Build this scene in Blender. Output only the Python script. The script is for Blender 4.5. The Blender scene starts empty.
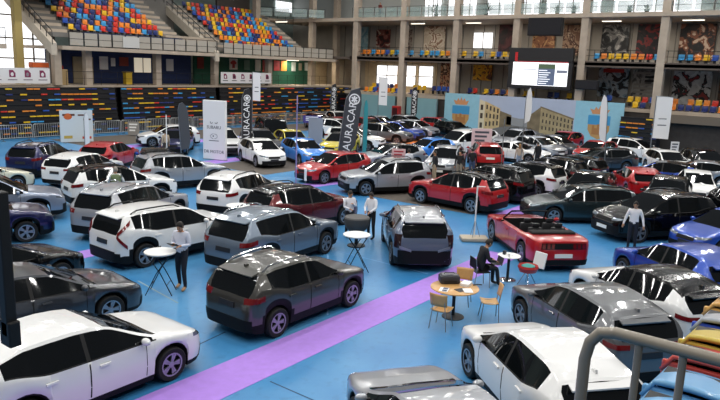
import bpy, bmesh, math, random
from mathutils import Vector, Matrix
from mathutils.bvhtree import BVHTree
R = math.radians
random.seed(7)
scene = bpy.context.scene
COL = scene.collection

# ---------------------------------------------------------------- materials
def lin(h):
    h = h.lstrip('#')
    c = [int(h[i:i + 2], 16) / 255 for i in (0, 2, 4)]
    return tuple(x / 12.92 if x <= .04045 else ((x + .055) / 1.055) ** 2.4 for x in c) + (1,)

MATS = {}
def mat(name, color, rough=.5, metal=0., coat=0., emit=0., spec=.5, noise=0., nscale=3., alpha=1., trans=0.):
    if name in MATS: return MATS[name]
    m = bpy.data.materials.new(name); m.use_nodes = True
    nt = m.node_tree; b = nt.nodes['Principled BSDF']
    c = lin(color)
    b.inputs['Base Color'].default_value = c
    b.inputs['Roughness'].default_value = rough
    b.inputs['Metallic'].default_value = metal
    b.inputs['Specular IOR Level'].default_value = spec
    if coat:
        b.inputs['Coat Weight'].default_value = coat; b.inputs['Coat Roughness'].default_value = .06
    if emit:
        b.inputs['Emission Color'].default_value = c; b.inputs['Emission Strength'].default_value = emit
    if alpha < 1: b.inputs['Alpha'].default_value = alpha
    if trans: b.inputs['Transmission Weight'].default_value = trans
    if noise:
        n = nt.nodes.new('ShaderNodeTexNoise'); n.inputs['Scale'].default_value = nscale; n.inputs['Detail'].default_value = 4
        g = nt.nodes.new('ShaderNodeTexCoord'); nt.links.new(g.outputs['Object'], n.inputs['Vector'])
        r = nt.nodes.new('ShaderNodeValToRGB')
        r.color_ramp.elements[0].position = .3; r.color_ramp.elements[1].position = .7
        r.color_ramp.elements[0].color = tuple(max(0, x * (1 - noise)) for x in c[:3]) + (1,)
        r.color_ramp.elements[1].color = tuple(min(1, x * (1 + noise)) for x in c[:3]) + (1,)
        nt.links.new(n.outputs['Fac'], r.inputs['Fac']); nt.links.new(r.outputs['Color'], b.inputs['Base Color'])
    MATS[name] = m
    return m

def art(name, cols, scale=1.5, seed=0., stretch=(1, 1, 1)):
    """abstract painted board: layered noise between a few colours"""
    m = bpy.data.materials.new(name); m.use_nodes = True
    nt = m.node_tree; b = nt.nodes['Principled BSDF']; b.inputs['Roughness'].default_value = .6
    g = nt.nodes.new('ShaderNodeTexCoord'); mp = nt.nodes.new('ShaderNodeMapping')
    mp.inputs['Location'].default_value = (seed * 3.1, seed * 7.7, seed * 1.3); mp.inputs['Scale'].default_value = stretch
    n = nt.nodes.new('ShaderNodeTexNoise'); n.inputs['Scale'].default_value = scale; n.inputs['Detail'].default_value = 3; n.inputs['Distortion'].default_value = 1.2
    r = nt.nodes.new('ShaderNodeValToRGB'); r.color_ramp.interpolation = 'CONSTANT' if len(cols) > 3 else 'LINEAR'
    k = len(cols)
    while len(r.color_ramp.elements) < k: r.color_ramp.elements.new(.5)
    for i, c in enumerate(cols):
        r.color_ramp.elements[i].position = .33 + .36 * i / k; r.color_ramp.elements[i].color = lin(c)
    nt.links.new(g.outputs['Object'], mp.inputs['Vector']); nt.links.new(mp.outputs['Vector'], n.inputs['Vector'])
    nt.links.new(n.outputs['Fac'], r.inputs['Fac']); nt.links.new(r.outputs['Color'], b.inputs['Base Color'])
    return m

# ---------------------------------------------------------------- mesh builder
class MB:
    def __init__(s): s.v = []; s.f = []; s.m = []
    def add(s, vs, fs, mi=0):
        o = len(s.v); s.v += [tuple(v) for v in vs]
        for f in fs: s.f.append(tuple(o + i for i in f)); s.m.append(mi)
        return s
    def box(s, x0, x1, y0, y1, z0, z1, mi=0, M=None):
        vs = [Vector((x, y, z)) for z in (z0, z1) for x, y in ((x0, y0), (x1, y0), (x1, y1), (x0, y1))]
        if M is not None: vs = [M @ v for v in vs]
        return s.add(vs, [(3, 2, 1, 0), (4, 5, 6, 7), (0, 1, 5, 4), (1, 2, 6, 5), (2, 3, 7, 6), (3, 0, 4, 7)], mi)
    def rbox(s, x0, x1, y0, y1, z0, z1, r=.02, mi=0, M=None):
        """box with chamfered edges"""
        bm = bmesh.new(); bmesh.ops.create_cube(bm, size=1)
        for v in bm.verts: v.co = Vector(((x0 + x1) / 2 + v.co.x * (x1 - x0), (y0 + y1) / 2 + v.co.y * (y1 - y0), (z0 + z1) / 2 + v.co.z * (z1 - z0)))
        bmesh.ops.bevel(bm, geom=bm.edges[:], offset=r, segments=2, affect='EDGES', profile=.5)
        bm.verts.index_update()
        s.add([(M @ v.co if M is not None else v.co) for v in bm.verts], [[v.index for v in f.verts] for f in bm.faces], mi); bm.free()
        return s
    def tube(s, pts, r, n=8, mi=0, cap=True):
        pts = [Vector(p) for p in pts]; rs = r if isinstance(r, (list, tuple)) else [r] * len(pts)
        rings = []; up = None
        for i, p in enumerate(pts):
            t = (pts[min(i + 1, len(pts) - 1)] - pts[max(i - 1, 0)]).normalized()
            if up is None: up = Vector((0, 0, 1)) if abs(t.z) < .9 else Vector((1, 0, 0))
            a = t.cross(up); a = a.normalized() if a.length > 1e-6 else Vector((1, 0, 0)); b = t.cross(a).normalized(); up = -b if False else up
            rings.append([p + (a * math.cos(2 * math.pi * k / n) + b * math.sin(2 * math.pi * k / n)) * rs[i] for k in range(n)])
        vs = [v for q in rings for v in q]; fs = []
        for i in range(len(pts) - 1):
            for k in range(n):
                fs.append((i * n + k, i * n + (k + 1) % n, (i + 1) * n + (k + 1) % n, (i + 1) * n + k))
        if cap: fs.append(tuple(range(n - 1, -1, -1))); fs.append(tuple((len(pts) - 1) * n + k for k in range(n)))
        return s.add(vs, fs, mi)
    def lathe(s, prof, n=20, M=None, mi=0):
        """profile of (r, z) turned about z"""
        vs = []; fs = []; k = len(prof)
        for i in range(n):
            a = 2 * math.pi * i / n
            for r, z in prof:
                v = Vector((r * math.cos(a), r * math.sin(a), z)); vs.append(M @ v if M is not None else v)
        for i in range(n):
            j = (i + 1) % n
            for q in range(k - 1): fs.append((i * k + q, j * k + q, j * k + q + 1, i * k + q + 1))
        return s.add(vs, fs, mi)
    def poly(s, pts, depth, mi=0):
        """flat outline (list of 3d points) given a thickness vector"""
        d = Vector(depth); n = len(pts); a = [Vector(p) for p in pts]; b = [p + d for p in a]
        fs = [tuple(range(n)), tuple(range(2 * n - 1, n - 1, -1))] + [(i, (i + 1) % n, n + (i + 1) % n, n + i) for i in range(n)]
        return s.add(a + b, fs, mi)
    def sphere(s, c, r, seg=12, ring=8, mi=0, M=None):
        r = r if isinstance(r, (tuple, list)) else (r, r, r)
        vs = []; fs = []
        for i in range(ring + 1):
            t = math.pi * i / ring
            for k in range(seg):
                a = 2 * math.pi * k / seg
                v = Vector((c[0] + r[0] * math.sin(t) * math.cos(a), c[1] + r[1] * math.sin(t) * math.sin(a), c[2] + r[2] * math.cos(t)))
                vs.append(M @ v if M is not None else v)
        for i in range(ring):
            for k in range(seg): fs.append((i * seg + k, (i + 1) * seg + k, (i + 1) * seg + (k + 1) % seg, i * seg + (k + 1) % seg))
        return s.add(vs, fs, mi)
    def mesh(s, name, mats, smooth=False, angle=40):
        me = bpy.data.meshes.new(name); me.from_pydata(s.v, [], s.f)
        for m in (mats if isinstance(mats, (list, tuple)) else [mats]): me.materials.append(m)
        for p, i in zip(me.polygons, s.m): p.material_index = i
        bm = bmesh.new(); bm.from_mesh(me); bmesh.ops.remove_doubles(bm, verts=bm.verts, dist=1e-5)
        bmesh.ops.recalc_face_normals(bm, faces=bm.faces); bm.to_mesh(me); bm.free()
        if smooth:
            me.polygons.foreach_set('use_smooth', [True] * len(me.polygons))
            me.set_sharp_from_angle(angle=R(angle))
        return me

def link(name, me, parent=None, loc=None, rotz=None, mtx=None):
    o = bpy.data.objects.new(name, me); COL.objects.link(o)
    if parent is not None: o.parent = parent
    if mtx is not None: o.matrix_local = mtx
    if loc is not None: o.location = loc
    if rotz is not None: o.rotation_euler = (0, 0, rotz)
    return o
def ob(name, mb, mats, parent=None, smooth=False, angle=40, **k):
    return link(name, mb.mesh(name, mats, smooth, angle), parent, **k)
def tag(o, label, cat, group=None, kind=None):
    o['label'] = label; o['category'] = cat
    if group: o['group'] = group
    if kind: o['kind'] = kind
    return o
def thing(name, label, cat, loc=(0, 0, 0), rotz=0, group=None):
    o = link(name, None, loc=loc, rotz=rotz); return tag(o, label, cat, group)
def struct(name, mb, m, parent=None, **k):
    o = ob(name, mb, m, parent, **k)
    if parent is None: o['kind'] = 'structure'
    return o
def text(name, s, size, M, m, parent, align='CENTER', depth=.004):
    c = bpy.data.curves.new(name, 'FONT'); c.body = s; c.size = size; c.align_x = align; c.align_y = 'CENTER'; c.extrude = depth; c.resolution_u = 2
    o = bpy.data.objects.new(name, c); COL.objects.link(o)
    me = bpy.data.meshes.new_from_object(o.evaluated_get(bpy.context.evaluated_depsgraph_get())); bpy.data.objects.remove(o); bpy.data.curves.remove(c)
    me.materials.clear(); me.materials.append(m)
    return link(name, me, parent, mtx=M)
def frame(o, x, y, z=None):
    """matrix from origin and x,y axes"""
    x = Vector(x).normalized(); y = Vector(y).normalized(); z = x.cross(y)
    M = Matrix((x, y, z)).transposed().to_4x4(); M.translation = Vector(o); return M

K = dict
BLACKP = mat('black_plastic', '#0b0b0d', .6, spec=.25)
DARK = mat('underside_black', '#060607', .8)
GLASS = mat('tinted_glass', '#0b0e10', .04, 0, .0, spec=.6)
TYRE = mat('tyre_rubber', '#0d0d0e', .75)
ALLOY = mat('alloy_silver', '#9b9ea6', .3, .7)
CHROME = mat('chrome', '#d0d2d6', .12, 1)
REDLENS = mat('red_lens', '#6d0a10', .15, 0, .6)
LENS = mat('clear_lens', '#69737e', .08, .3, .8)
PLATE = mat('plate_white', '#e6e6e2', .4)
SMOKE = mat('smoked_lens', '#2a1517', .15, 0, .6)
PLATED = mat('plate_dark', '#24252a', .4)
INK = mat('black_ink', '#15161a', .6)
WHITE = mat('white_paint', '#eeeeec', .5)
STEEL = mat('steel_grey', '#8f9296', .35, .7)
CONC = mat('concrete_beige', '#b0a190', .85, noise=.12, nscale=1.2)
CONCD = mat('concrete_grey', '#77746f', .85, noise=.15, nscale=1.)
def paint(n, c, metal=.35, rough=.32): return mat('car_paint_' + n, c, rough, metal, 1.)
PAINT = K(white=paint('white', '#e9e9e8', .0, .35), gunmetal=paint('gunmetal', '#474541', .45), darkgrey=paint('darkgrey', '#3a3c42', .5), midgrey=paint('midgrey', '#66686b', .45),
    black=mat('car_paint_black', '#050506', .22, 0, .55, spec=.25), navy=paint('navy', '#12174a', .4), silverblue=paint('silverblue', '#8b96aa', .4), silver=paint('silver', '#a2a5ab', .4),
    steel=paint('steel', '#6f7c8b', .4), darkred=paint('darkred', '#5d0b12', .4), bluegrey=paint('bluegrey', '#616d82', .3), red=paint('red', '#ad0a12', .05), blue=paint('blue', '#1b46a8', .35),
    darkteal=paint('darkteal', '#243337', .4), skyblue=paint('skyblue', '#2f83dd', .2), yellow=paint('yellow', '#c9b81f', .1), cream=paint('cream', '#d9d6c0', .1))
# ---------------------------------------------------------------- cars
PLAN = [(.5, .52), (.497, .63), (.489, .735), (.475, .82), (.45, .895), (.415, .95), (.36, .985), (.2, 1), (-.2, 1), (-.36, .985), (-.43, .955), (-.46, .915), (-.48, .85), (-.491, .78), (-.497, .70), (-.5, .62)]
SUVP = [(.5, .52), (.496, .66), (.486, .78), (.468, .87), (.43, .935), (.34, 1.0), (.235, 1.055), (.215, 1.08), (.05, 1.475), (.02, 1.53), (-.04, 1.575), (-.12, 1.6), (-.2, 1.595), (-.28, 1.575), (-.36, 1.535), (-.405, 1.49), (-.42, 1.46), (-.468, 1.10), (-.478, 1.04), (-.488, .95), (-.496, .75), (-.5, .5)]
HATP = [(.5, .48), (.496, .58), (.485, .69), (.465, .77), (.43, .83), (.34, .915), (.25, .98), (.23, 1.0), (.06, 1.35), (.03, 1.4), (-.03, 1.445), (-.1, 1.47), (-.2, 1.46), (-.28, 1.43), (-.36, 1.38), (-.4, 1.34), (-.415, 1.31), (-.468, 1.03), (-.478, .98), (-.488, .9), (-.496, .7), (-.5, .45)]
SEDP = [(.5, .46), (.497, .55), (.487, .65), (.468, .73), (.43, .795), (.34, .88), (.25, .94), (.23, .96), (.06, 1.30), (.03, 1.345), (-.04, 1.40), (-.1, 1.42), (-.17, 1.41), (-.24, 1.365), (-.26, 1.345), (-.40, 1.10), (-.425, 1.07), (-.46, 1.045), (-.482, 1.0), (-.492, .88), (-.497, .7), (-.5, .45)]
WAGP = [(.5, .46), (.497, .56), (.487, .66), (.468, .74), (.43, .8), (.34, .89), (.25, .95), (.23, .97), (.06, 1.33), (.03, 1.38), (-.04, 1.43), (-.12, 1.455), (-.22, 1.45), (-.32, 1.42), (-.39, 1.37), (-.41, 1.34), (-.465, 1.05), (-.478, .98), (-.488, .9), (-.496, .7), (-.5, .45)]
EVP = [(.5, .5), (.497, .66), (.49, .82), (.475, .92), (.44, .97), (.36, 1.01), (.265, 1.05), (.245, 1.07), (.08, 1.48), (.05, 1.53), (-.02, 1.575), (-.12, 1.6), (-.24, 1.595), (-.34, 1.57), (-.40, 1.53), (-.43, 1.49), (-.437, 1.46), (-.477, 1.08), (-.483, 1.03), (-.49, .93), (-.497, .75), (-.5, .5)]
OFFP = [(.5, .6), (.497, .8), (.49, .98), (.475, 1.05), (.43, 1.09), (.34, 1.12), (.255, 1.14), (.235, 1.16), (.12, 1.78), (.095, 1.86), (.04, 1.92), (-.08, 1.94), (-.26, 1.94), (-.40, 1.92), (-.455, 1.88), (-.47, 1.84), (-.485, 1.18), (-.489, 1.12), (-.494, .95), (-.498, .75), (-.5, .55)]
VANP = [(.5, .5), (.496, .64), (.486, .8), (.468, .92), (.43, 1.0), (.36, 1.08), (.30, 1.14), (.285, 1.16), (.12, 1.64), (.09, 1.7), (.02, 1.77), (-.1, 1.81), (-.25, 1.82), (-.38, 1.79), (-.44, 1.74), (-.455, 1.70), (-.482, 1.12), (-.487, 1.05), (-.493, .92), (-.498, .7), (-.5, .5)]
CITP = [(.5, .48), (.496, .6), (.482, .74), (.455, .84), (.40, .92), (.33, .99), (.27, 1.04), (.25, 1.06), (.09, 1.39), (.06, 1.43), (-.0, 1.48), (-.1, 1.51), (-.2, 1.5), (-.3, 1.46), (-.38, 1.39), (-.41, 1.34), (-.425, 1.3), (-.475, 1.02), (-.483, .96), (-.49, .86), (-.497, .68), (-.5, .45)]
CPEP = [(.5, .46), (.497, .56), (.488, .68), (.468, .76), (.43, .82), (.34, .89), (.22, .95), (.20, .965), (.03, 1.27), (.0, 1.31), (-.06, 1.345), (-.12, 1.35), (-.18, 1.325), (-.24, 1.27), (-.26, 1.25), (-.41, 1.04), (-.435, 1.01), (-.465, 1.0), (-.485, .96), (-.493, .85), (-.498, .68), (-.5, .45)]
CABP = [(.5, .46), (.497, .56), (.488, .68), (.468, .76), (.43, .82), (.34, .89), (.20, .955), (.19, .96), (.14, .965), (.1, .96), (-.1, .97), (-.25, .985), (-.31, 1.0), (-.38, 1.005), (-.43, 1.0), (-.465, .985), (-.487, .955), (-.494, .85), (-.498, .68), (-.5, .45)]
# L, W, wheelbase, tyre radius, profile, (cowl, roof front, roof rear, rear glass foot), belt front/rear, side glass rear limit, cladding, rails, base height, roof width
V = K(
    suv=K(L=4.4, W=1.84, wb=2.66, r=.345, P=SUVP, g=(.235, .02, -.405, -.478), b=(.97, 1.04), sg=-.37, clad=1, rails=1, zb=.185, wr=.71, sp=1),
    cross=K(L=4.06, W=1.76, wb=2.58, r=.33, P=[(x, z * .96) for x, z in SUVP], g=(.235, .02, -.405, -.478), b=(.95, 1.02), sg=-.36, clad=1, rails=1, zb=.185, wr=.71, sp=1),
    bigsuv=K(L=4.62, W=1.88, wb=2.72, r=.36, P=[(x, z * 1.04) for x, z in SUVP], g=(.235, .02, -.405, -.478), b=(1.02, 1.08), sg=-.37, clad=1, rails=1, zb=.20, wr=.725, sp=1),
    ev=K(L=4.36, W=1.86, wb=2.7, r=.35, P=EVP, g=(.265, .05, -.43, -.483), b=(.98, 1.05), sg=-.38, clad=1, rails=1, zb=.185, wr=.72, sp=1, boom=1),
    evb=K(L=4.3, W=1.86, wb=2.7, r=.35, P=EVP, g=(.265, .05, -.43, -.483), b=(.98, 1.05), sg=-.38, clad=1, rails=1, zb=.185, wr=.72, sp=1),
    puma=K(L=4.2, W=1.8, wb=2.6, r=.33, P=[(x, z * 1.03) for x, z in HATP], g=(.25, .03, -.42, -.478), b=(.93, 1.0), sg=-.34, clad=0, rails=0, zb=.16, wr=.70, sp=1),
    hatch=K(L=4.2, W=1.79, wb=2.6, r=.325, P=HATP, g=(.25, .03, -.40, -.478), b=(.90, .97), sg=-.35, clad=0, rails=0, zb=.155, wr=.72, sp=1),
    sedan=K(L=4.5, W=1.8, wb=2.7, r=.325, P=SEDP, g=(.25, .03, -.24, -.425), b=(.885, .98), sg=-.33, clad=0, rails=0, zb=.15, wr=.69, sp=0),
    liftback=K(L=4.38, W=1.8, wb=2.66, r=.325, P=[(x, z * .985) for x, z in HATP], g=(.25, .03, -.40, -.478), b=(.885, .97), sg=-.37, clad=0, rails=0, zb=.15, wr=.69, sp=1),
    wagon=K(L=4.65, W=1.82, wb=2.7, r=.325, P=WAGP, g=(.25, .03, -.39, -.478), b=(.89, .97), sg=-.38, clad=0, rails=1, zb=.15, wr=.71, sp=1),
    offroad=K(L=4.6, W=1.96, wb=2.75, r=.38, P=OFFP, g=(.255, .095, -.47, -.489), b=(1.07, 1.12), sg=-.42, clad=1, rails=1, zb=.28, wr=.84, sp=0),
    van=K(L=4.4, W=1.84, wb=2.72, r=.325, P=VANP, g=(.30, .09, -.455, -.487), b=(1.03, 1.05), sg=-.40, clad=0, rails=1, zb=.16, wr=.80, sp=0),
    city=K(L=3.65, W=1.65, wb=2.35, r=.3, P=CITP, g=(.27, .06, -.41, -.483), b=(.93, .97), sg=-.33, clad=0, rails=0, zb=.15, wr=.70, sp=0),
    coupeh=K(L=4.5, W=1.86, wb=2.6, r=.335, P=CPEP, g=(.22, .0, -.24, -.435), b=(.86, .98), sg=-.29, clad=0, rails=0, zb=.16, wr=.66, sp=0),
    coupe=K(L=4.78, W=1.92, wb=2.72, r=.345, P=CABP, g=None, b=(.88, .95), sg=0, clad=0, rails=0, zb=.16, wr=.7, sp=0, cab=(.17, -.27)),
)
def lerp(a, b, t): return a + (b - a) * t
def ip(P, x):
    if x >= P[0][0]: return P[0][1]
    for (a, p), (b, q) in zip(P, P[1:]):
        if b <= x <= a: return lerp(q, p, (x - b) / (a - b)) if a > b else p
    return P[-1][1]
def sst(a, b, x):
    t = max(0, min(1, (x - a) / (b - a))); return t * t * (3 - 2 * t)

def car_meshes(vn):
    d = V[vn]; L, W, wb, r, P = d['L'], d['W'], d['wb'], d['r'], d['P']; hw = W / 2; Ra = r + .055; zw = r; cab = d.get('cab')
    PM = [(x * L, z) for x, z in P]; PL = [(x * L, k) for x, k in PLAN]
    xs = {x for x, _ in PM} | {x for x, _ in PL}
    for c in (wb / 2, -wb / 2):
        xs |= {c + Ra * math.cos(math.pi * k / 10) for k in range(11)} | {c + Ra + .004, c - Ra - .004}
    bp = -.065 * L; cp = -.235 * L           # pillars between the side windows
    if d['g']: xs |= {bp - .035, bp + .035, d['sg'] * L, cp}
    if cab: xs |= {cab[0] * L, cab[1] * L, cab[0] * L - .02, cab[1] * L + .02}
    xs = sorted(xs, reverse=True); o = [xs[0]]
    for x in xs[1:]:
        gp = o[-1] - x
        if gp < .003: continue
        n = int(gp / .2) + 1; o += [o[-1] - gp * (k + 1) / n for k in range(n)]
    xs = o
    def sec(x):
        T = ip(PM, x); w = hw * ip(PL, x); u = .5 - x / L
        B = min(lerp(d['b'][0], d['b'][1], u) + .13 * sst(-.20 * L, -.37 * L, x), T - .05)
        zl = d['zb'] + .06 * sst(.44 * L, .5 * L, abs(x))
        for c in (wb / 2, -wb / 2):
            q = Ra * Ra - (x - c) ** 2
            if q >= -1e-6: zl = max(zl, zw + math.sqrt(max(q, 0)))
        zl = min(zl, B - .04)
        g = sst(.08, .42, T - B) * (0 if cab else 1)
        wr = d['wr'] * lerp(1, .93, sst(-.1 * L, -.48 * L, x))
        k8, k9, k10 = (lerp(a, b, g) for a, b in ((.90, wr * 1.045), (.80, wr * .97), (.45, wr * .55)))
        hz = B - zl
        tuck = .985 if d['clad'] else .965
        p = [(0, zl), (.78 * w, zl), (.94 * w, zl + .015), (tuck * w, zl + hz * (.26 if d['clad'] else .17)), (1.0 * w, zl + hz * .45), (.995 * w, zl + hz * .80), (.965 * w, B), (.945 * w, B + min(.02, (T - B) * .3)),
             (k8 * w, B + (T - B) * lerp(.62, .87, g)), (k9 * w, B + (T - B) * lerp(.86, .955, g)), (k10 * w, T - lerp(.012, .012, g)), (0, T)]
        if cab and cab[1] * L < x < cab[0] * L - .001:
            p[8] = (.86 * w, B + .03); p[9] = (.80 * w, B + .02); p[10] = (.76 * w, .5); p[11] = (0, .5)
        return p
    S = [sec(x) for x in xs]; N = len(xs); K_ = 12
    body = MB(); glass = {n: MB() for n in ('windscreen', 'rear_window', 'sl1', 'sl2', 'sr1', 'sr2')}; full = MB()
    doors = {n: MB() for n in ('d1l', 'd2l', 'd1r', 'd2r')}; inter = MB()
    vid = [[[(x, s * y, z) for y, z in sc] for s in (1, -1)] for x, sc in zip(xs, S)]
    fd = (.185 * L - .02, bp); rd = (bp, -.30 * L)
    two = vn not in ('coupe', 'coupeh', 'city')
    for j in range(N - 1):
        xm = (xs[j] + xs[j + 1]) / 2; Tm = ip(PM, xm); Bm = min(lerp(d['b'][0], d['b'][1], .5 - xm / L) + .13 * sst(-.20 * L, -.37 * L, xm), Tm - .05)
        for k in range(K_ - 1):
            for si, s in enumerate((1, -1)):
                q = [vid[j][si][k], vid[j + 1][si][k], vid[j + 1][si][k + 1], vid[j][si][k + 1]]
                if s < 0: q.reverse()
                full.add(q, [(0, 1, 2, 3)])
                dst, mi = body, 0
                if k <= 1: mi = 3
                elif k == 2: mi = 2
                elif k == 3 and d['clad']: mi = 2 if min(abs(xm - wb / 2), abs(xm + wb / 2)) < Ra + .07 else 0
                elif k == 3 and d['clad'] == 0: mi = 0
                side = 'l' if s > 0 else 'r'
                if d['g']:
                    cw, rf, rr, rg = (t * L for t in d['g'])
                    if k == 7 and d['sg'] * L < xm < cw - .16 and Tm - Bm > .10:
                        if abs(xm - bp) < .03: mi = 3
                        else: dst = glass['s' + side + ('1' if xm > bp else '2')]
                    elif k == 6 and d['sg'] * L < xm < cw - .1: mi = 2
                    elif k == 8 and rr < xm < rf: mi = 1
                    elif k >= 9:
                        if rf < xm < cw: dst = glass['windscreen']
                        elif rg < xm < rr: dst = glass['rear_window']
                        elif rr <= xm <= rf: mi = 1
                if cab and k >= 9 and cab[1] * L < xm < cab[0] * L: dst = inter
                if dst is body and k in (3, 4, 5):
                    clear = min(abs(xm - wb / 2), abs(xm + wb / 2)) > Ra + .01
                    if fd[1] < xm < fd[0] and clear: dst = doors['d1' + side]
                    elif two and rd[1] < xm < rd[0] and clear: dst = doors['d2' + side]
                dst.add(q, [(0, 1, 2, 3)], mi if dst in (body,) or dst in doors.values() else 0)
    for j in (0, N - 1):                                  # close nose and tail
        ring = vid[j][0] + vid[j][1][-2:0:-1]
        for t in (body, full): t.add(ring, [tuple(range(len(ring)))], 0)
    bvh = BVHTree.FromPolygons([Vector(v) for v in full.v], full.f)
    def hit(o, dr, off):
        h = bvh.ray_cast(Vector(o), Vector(dr).normalized())
        if h[0] is None: return None
        return h[0] - Vector(dr).normalized() * off
    def patch(mb, grid, off=.008, mi=0):
        g = []
        for row in grid:
            gr = []
            for o, dr in row:
                a = hit(o, dr, off)
                if a is None: return
                gr.append((a, a + Vector(dr).normalized() * (off + .012)))
            g.append(gr)
        n, m = len(g), len(g[0]); vs = [p[0] for gr in g for p in gr] + [p[1] for gr in g for p in gr]; fs = []
        for i in range(n - 1):
            for k in range(m - 1): fs.append((i * m + k, i * m + k + 1, (i + 1) * m + k + 1, (i + 1) * m + k))
        bd = [k for k in range(m)] + [i * m + m - 1 for i in range(1, n)] + [(n - 1) * m + k for k in range(m - 2, -1, -1)] + [i * m for i in range(n - 2, 0, -1)]
        for a, b in zip(bd, bd[1:] + bd[:1]): fs.append((a, b, n * m + b, n * m + a))
        mb.add(vs, fs, mi)
    def ends(mb, fr, p0, p1, za, zb_, n=9, rows=3, off=.01, mi=0):
        """strip wrapped round the nose (fr=1) or tail (fr=-1): plan angles p0..p1 and heights za(t), zb(t)"""
        c = Vector((fr * .25 * L, 0, 0)); grid = []
        za = za if isinstance(za, tuple) else (za, za); zb_ = zb_ if isinstance(zb_, tuple) else (zb_, zb_)
        for i in range(rows):
            row = []
            for k in range(n):
                t = k / (n - 1); a = R(lerp(p0, p1, t)); z = lerp(lerp(za[0], za[1], t), lerp(zb_[0], zb_[1], t), i / (rows - 1))
                dr = Vector((fr * math.cos(a), math.sin(a), 0))
                row.append((Vector((c.x, 0, z)) + dr * 4, -dr))
            grid.append(row)
        patch(mb, grid, off, mi)
    def sides(mb, s, x0, x1, z0, z1, n=2, rows=2, off=.004, mi=0):
        grid = [[(Vector((lerp(x0, x1, k / (n - 1)), s * 3, lerp(z0, z1, i / (rows - 1)))), Vector((0, -s, 0))) for k in range(n)] for i in range(rows)]
        patch(mb, grid, off, mi)
    parts = []       # (name, mesh, kids, label)
    hz = ip(PM, .468 * L)                                  # bonnet edge height
    def tz(z): return z * (d['b'][1] / 1.02)
    # shut lines live in the door meshes
    for n, mb in doors.items():
        if not mb.f: continue
        s = 1 if n[2] == 'l' else -1; x0, x1 = fd if n[1] == '1' else rd
        zt = lerp(d['b'][0], d['b'][1], .5) - .03
        for x in (x0 - .005, x1 + .005): sides(mb, s, x - .006, x + .006, d['zb'] + .16, zt, 2, 6, .004, 3)
    lites = []
    for s in (1, -1):
        m = MB()
        if d['clad']: ends(m, 1, s * 22, s * 46, (hz - .13, hz - .06), (hz - .03, hz - .0))
        else: ends(m, 1, s * 20, s * 47, (hz - .12, hz - .04), (hz - .04, hz + .03))
        lites.append(('headlight', m, LENS))
        m = MB()
        if d.get('boom'):
            ends(m, -1, s * 33, s * 47, (tz(.93), tz(.62)), (tz(1.04), tz(.72)), off=.02); ends(m, -1, s * 33, s * 49, (tz(.95), tz(1.25)), (tz(1.05), tz(1.38)), off=.02)
        elif cab:
            for a in (14, 20, 26): ends(m, -1, s * a, s * (a + 4), .74, .88, 3, 2, .02)
        elif vn == 'evb': ends(m, -1, s * 34, s * 46, .72, 1.12, 4, 4, .015)
        elif vn == 'offroad': ends(m, -1, s * 36, s * 44, .95, 1.2)
        elif d['clad']: ends(m, -1, s * 28, s * 52, (tz(.86), tz(.92)), (tz(.98), tz(1.04)), off=.018)
        else: ends(m, -1, s * 25, s * 50, (tz(.87), tz(.90)), (tz(.96), tz(1.0)), off=.018)
        lites.append(('tail_light', m, SMOKE if vn == 'evb' else REDLENS))
    trim = [MB(), MB()]
    ends(trim[0], 1, -37, 37, d['zb'] + .07, hz - .30, 15, 3, .012)
    ends(trim[1], -1, -38, 38, d['zb'] + .07, .66 if vn == 'evb' else .52 if d['clad'] else .40, 15, 3, .012)
    gr = MB(); ends(gr, 1, -19, 19, hz - .19, hz - .07, 9, 3, .014)
    if vn in ('ev',): ends(gr, -1, -30, 30, .50, .56, 9, 2, .016)
    if vn == 'evb':
        for s in (1, -1): m = MB(); ends(m, -1, s * 20, s * 36, (.62, .72), (.68, .80), 5, 2, .022); lites.append(('bumper_accent', m, ALLOY))
    pls = []
    for fr, z in ((1, .42), (-1, .66 if not d['clad'] else .72)):
        if cab and fr < 0: z = .46
        m = MB(); ends(m, fr, -13, 13, z, z + .12, 5, 2, .022); (vn == 'evb' and fr < 0) or pls.append(('number_plate', m, 'plate'))
    hds = []
    for s in (1, -1):
        for x in ((.0 * L - .12, -.20 * L - .16) if two else (.0 * L - .16,)):
            m = MB(); z = lerp(d['b'][0], d['b'][1], .5) - .13; sides(m, s, x, x + .2, z, z + .035, 3, 2, .03); hds.append(('door_handle', m, 'paint'))
    mir = []
    if True:
        for s in (1, -1):
            x = (.165 if not cab else .10) * L; z = lerp(d['b'][0], d['b'][1], .33)
            m = MB(); m.sphere((x, s * (hw * .965 + .10), z + .08), (.07, .10, .068), 12, 8, 0); m.box(x - .03, x + .03, s * (hw * .88) if s > 0 else s * (hw * .965 + .08), s * (hw * .965 + .08) if s > 0 else s * hw * .88, z + .02, z + .06, 1)
            mir.append(('wing_mirror', m, ['roofpaint' if False else 'paint', BLACKP]))
    rails = []
    if d['rails']:
        for s in (1, -1):
            m = MB(); pts = []
            for k in range(9):
                x = lerp(.0, -.37, k / 8) * L; sc = sec(x); y, z = sc[9]
                pts.append((x, s * (y - .035), z + (.075 if 0 < k < 8 else .01)))
            m.tube(pts, .022, 6); rails.append(('roof_rail', m, CHROME if vn in ('bigsuv', 'cross', 'evb') else BLACKP))
    misc = []
    if d['g']:
        xr = (d['g'][2] + .05) * L; z = ip(PM, xr)
        m = MB(); m.poly([(xr + .12, -.02, z - .01), (xr + .02, -.02, z + .045), (xr - .05, -.02, z + .05), (xr - .06, -.02, z - .02)], (0, .04, 0)); misc.append(('roof_antenna', m, 'roofpaint'))
        if d['sp']:
            xr = d['g'][2] * L; z = ip(PM, xr); y = hw * d['wr'] * .84
            m = MB(); m.poly([(xr + .10, -y, z + .035), (xr - .13, -y * .96, z - .02), (xr - .13, -y * .96, z - .045), (xr + .02, -y, z - .02)], (0, 2 * y, 0)); misc.append(('spoiler', m, 'roofpaint'))
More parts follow.
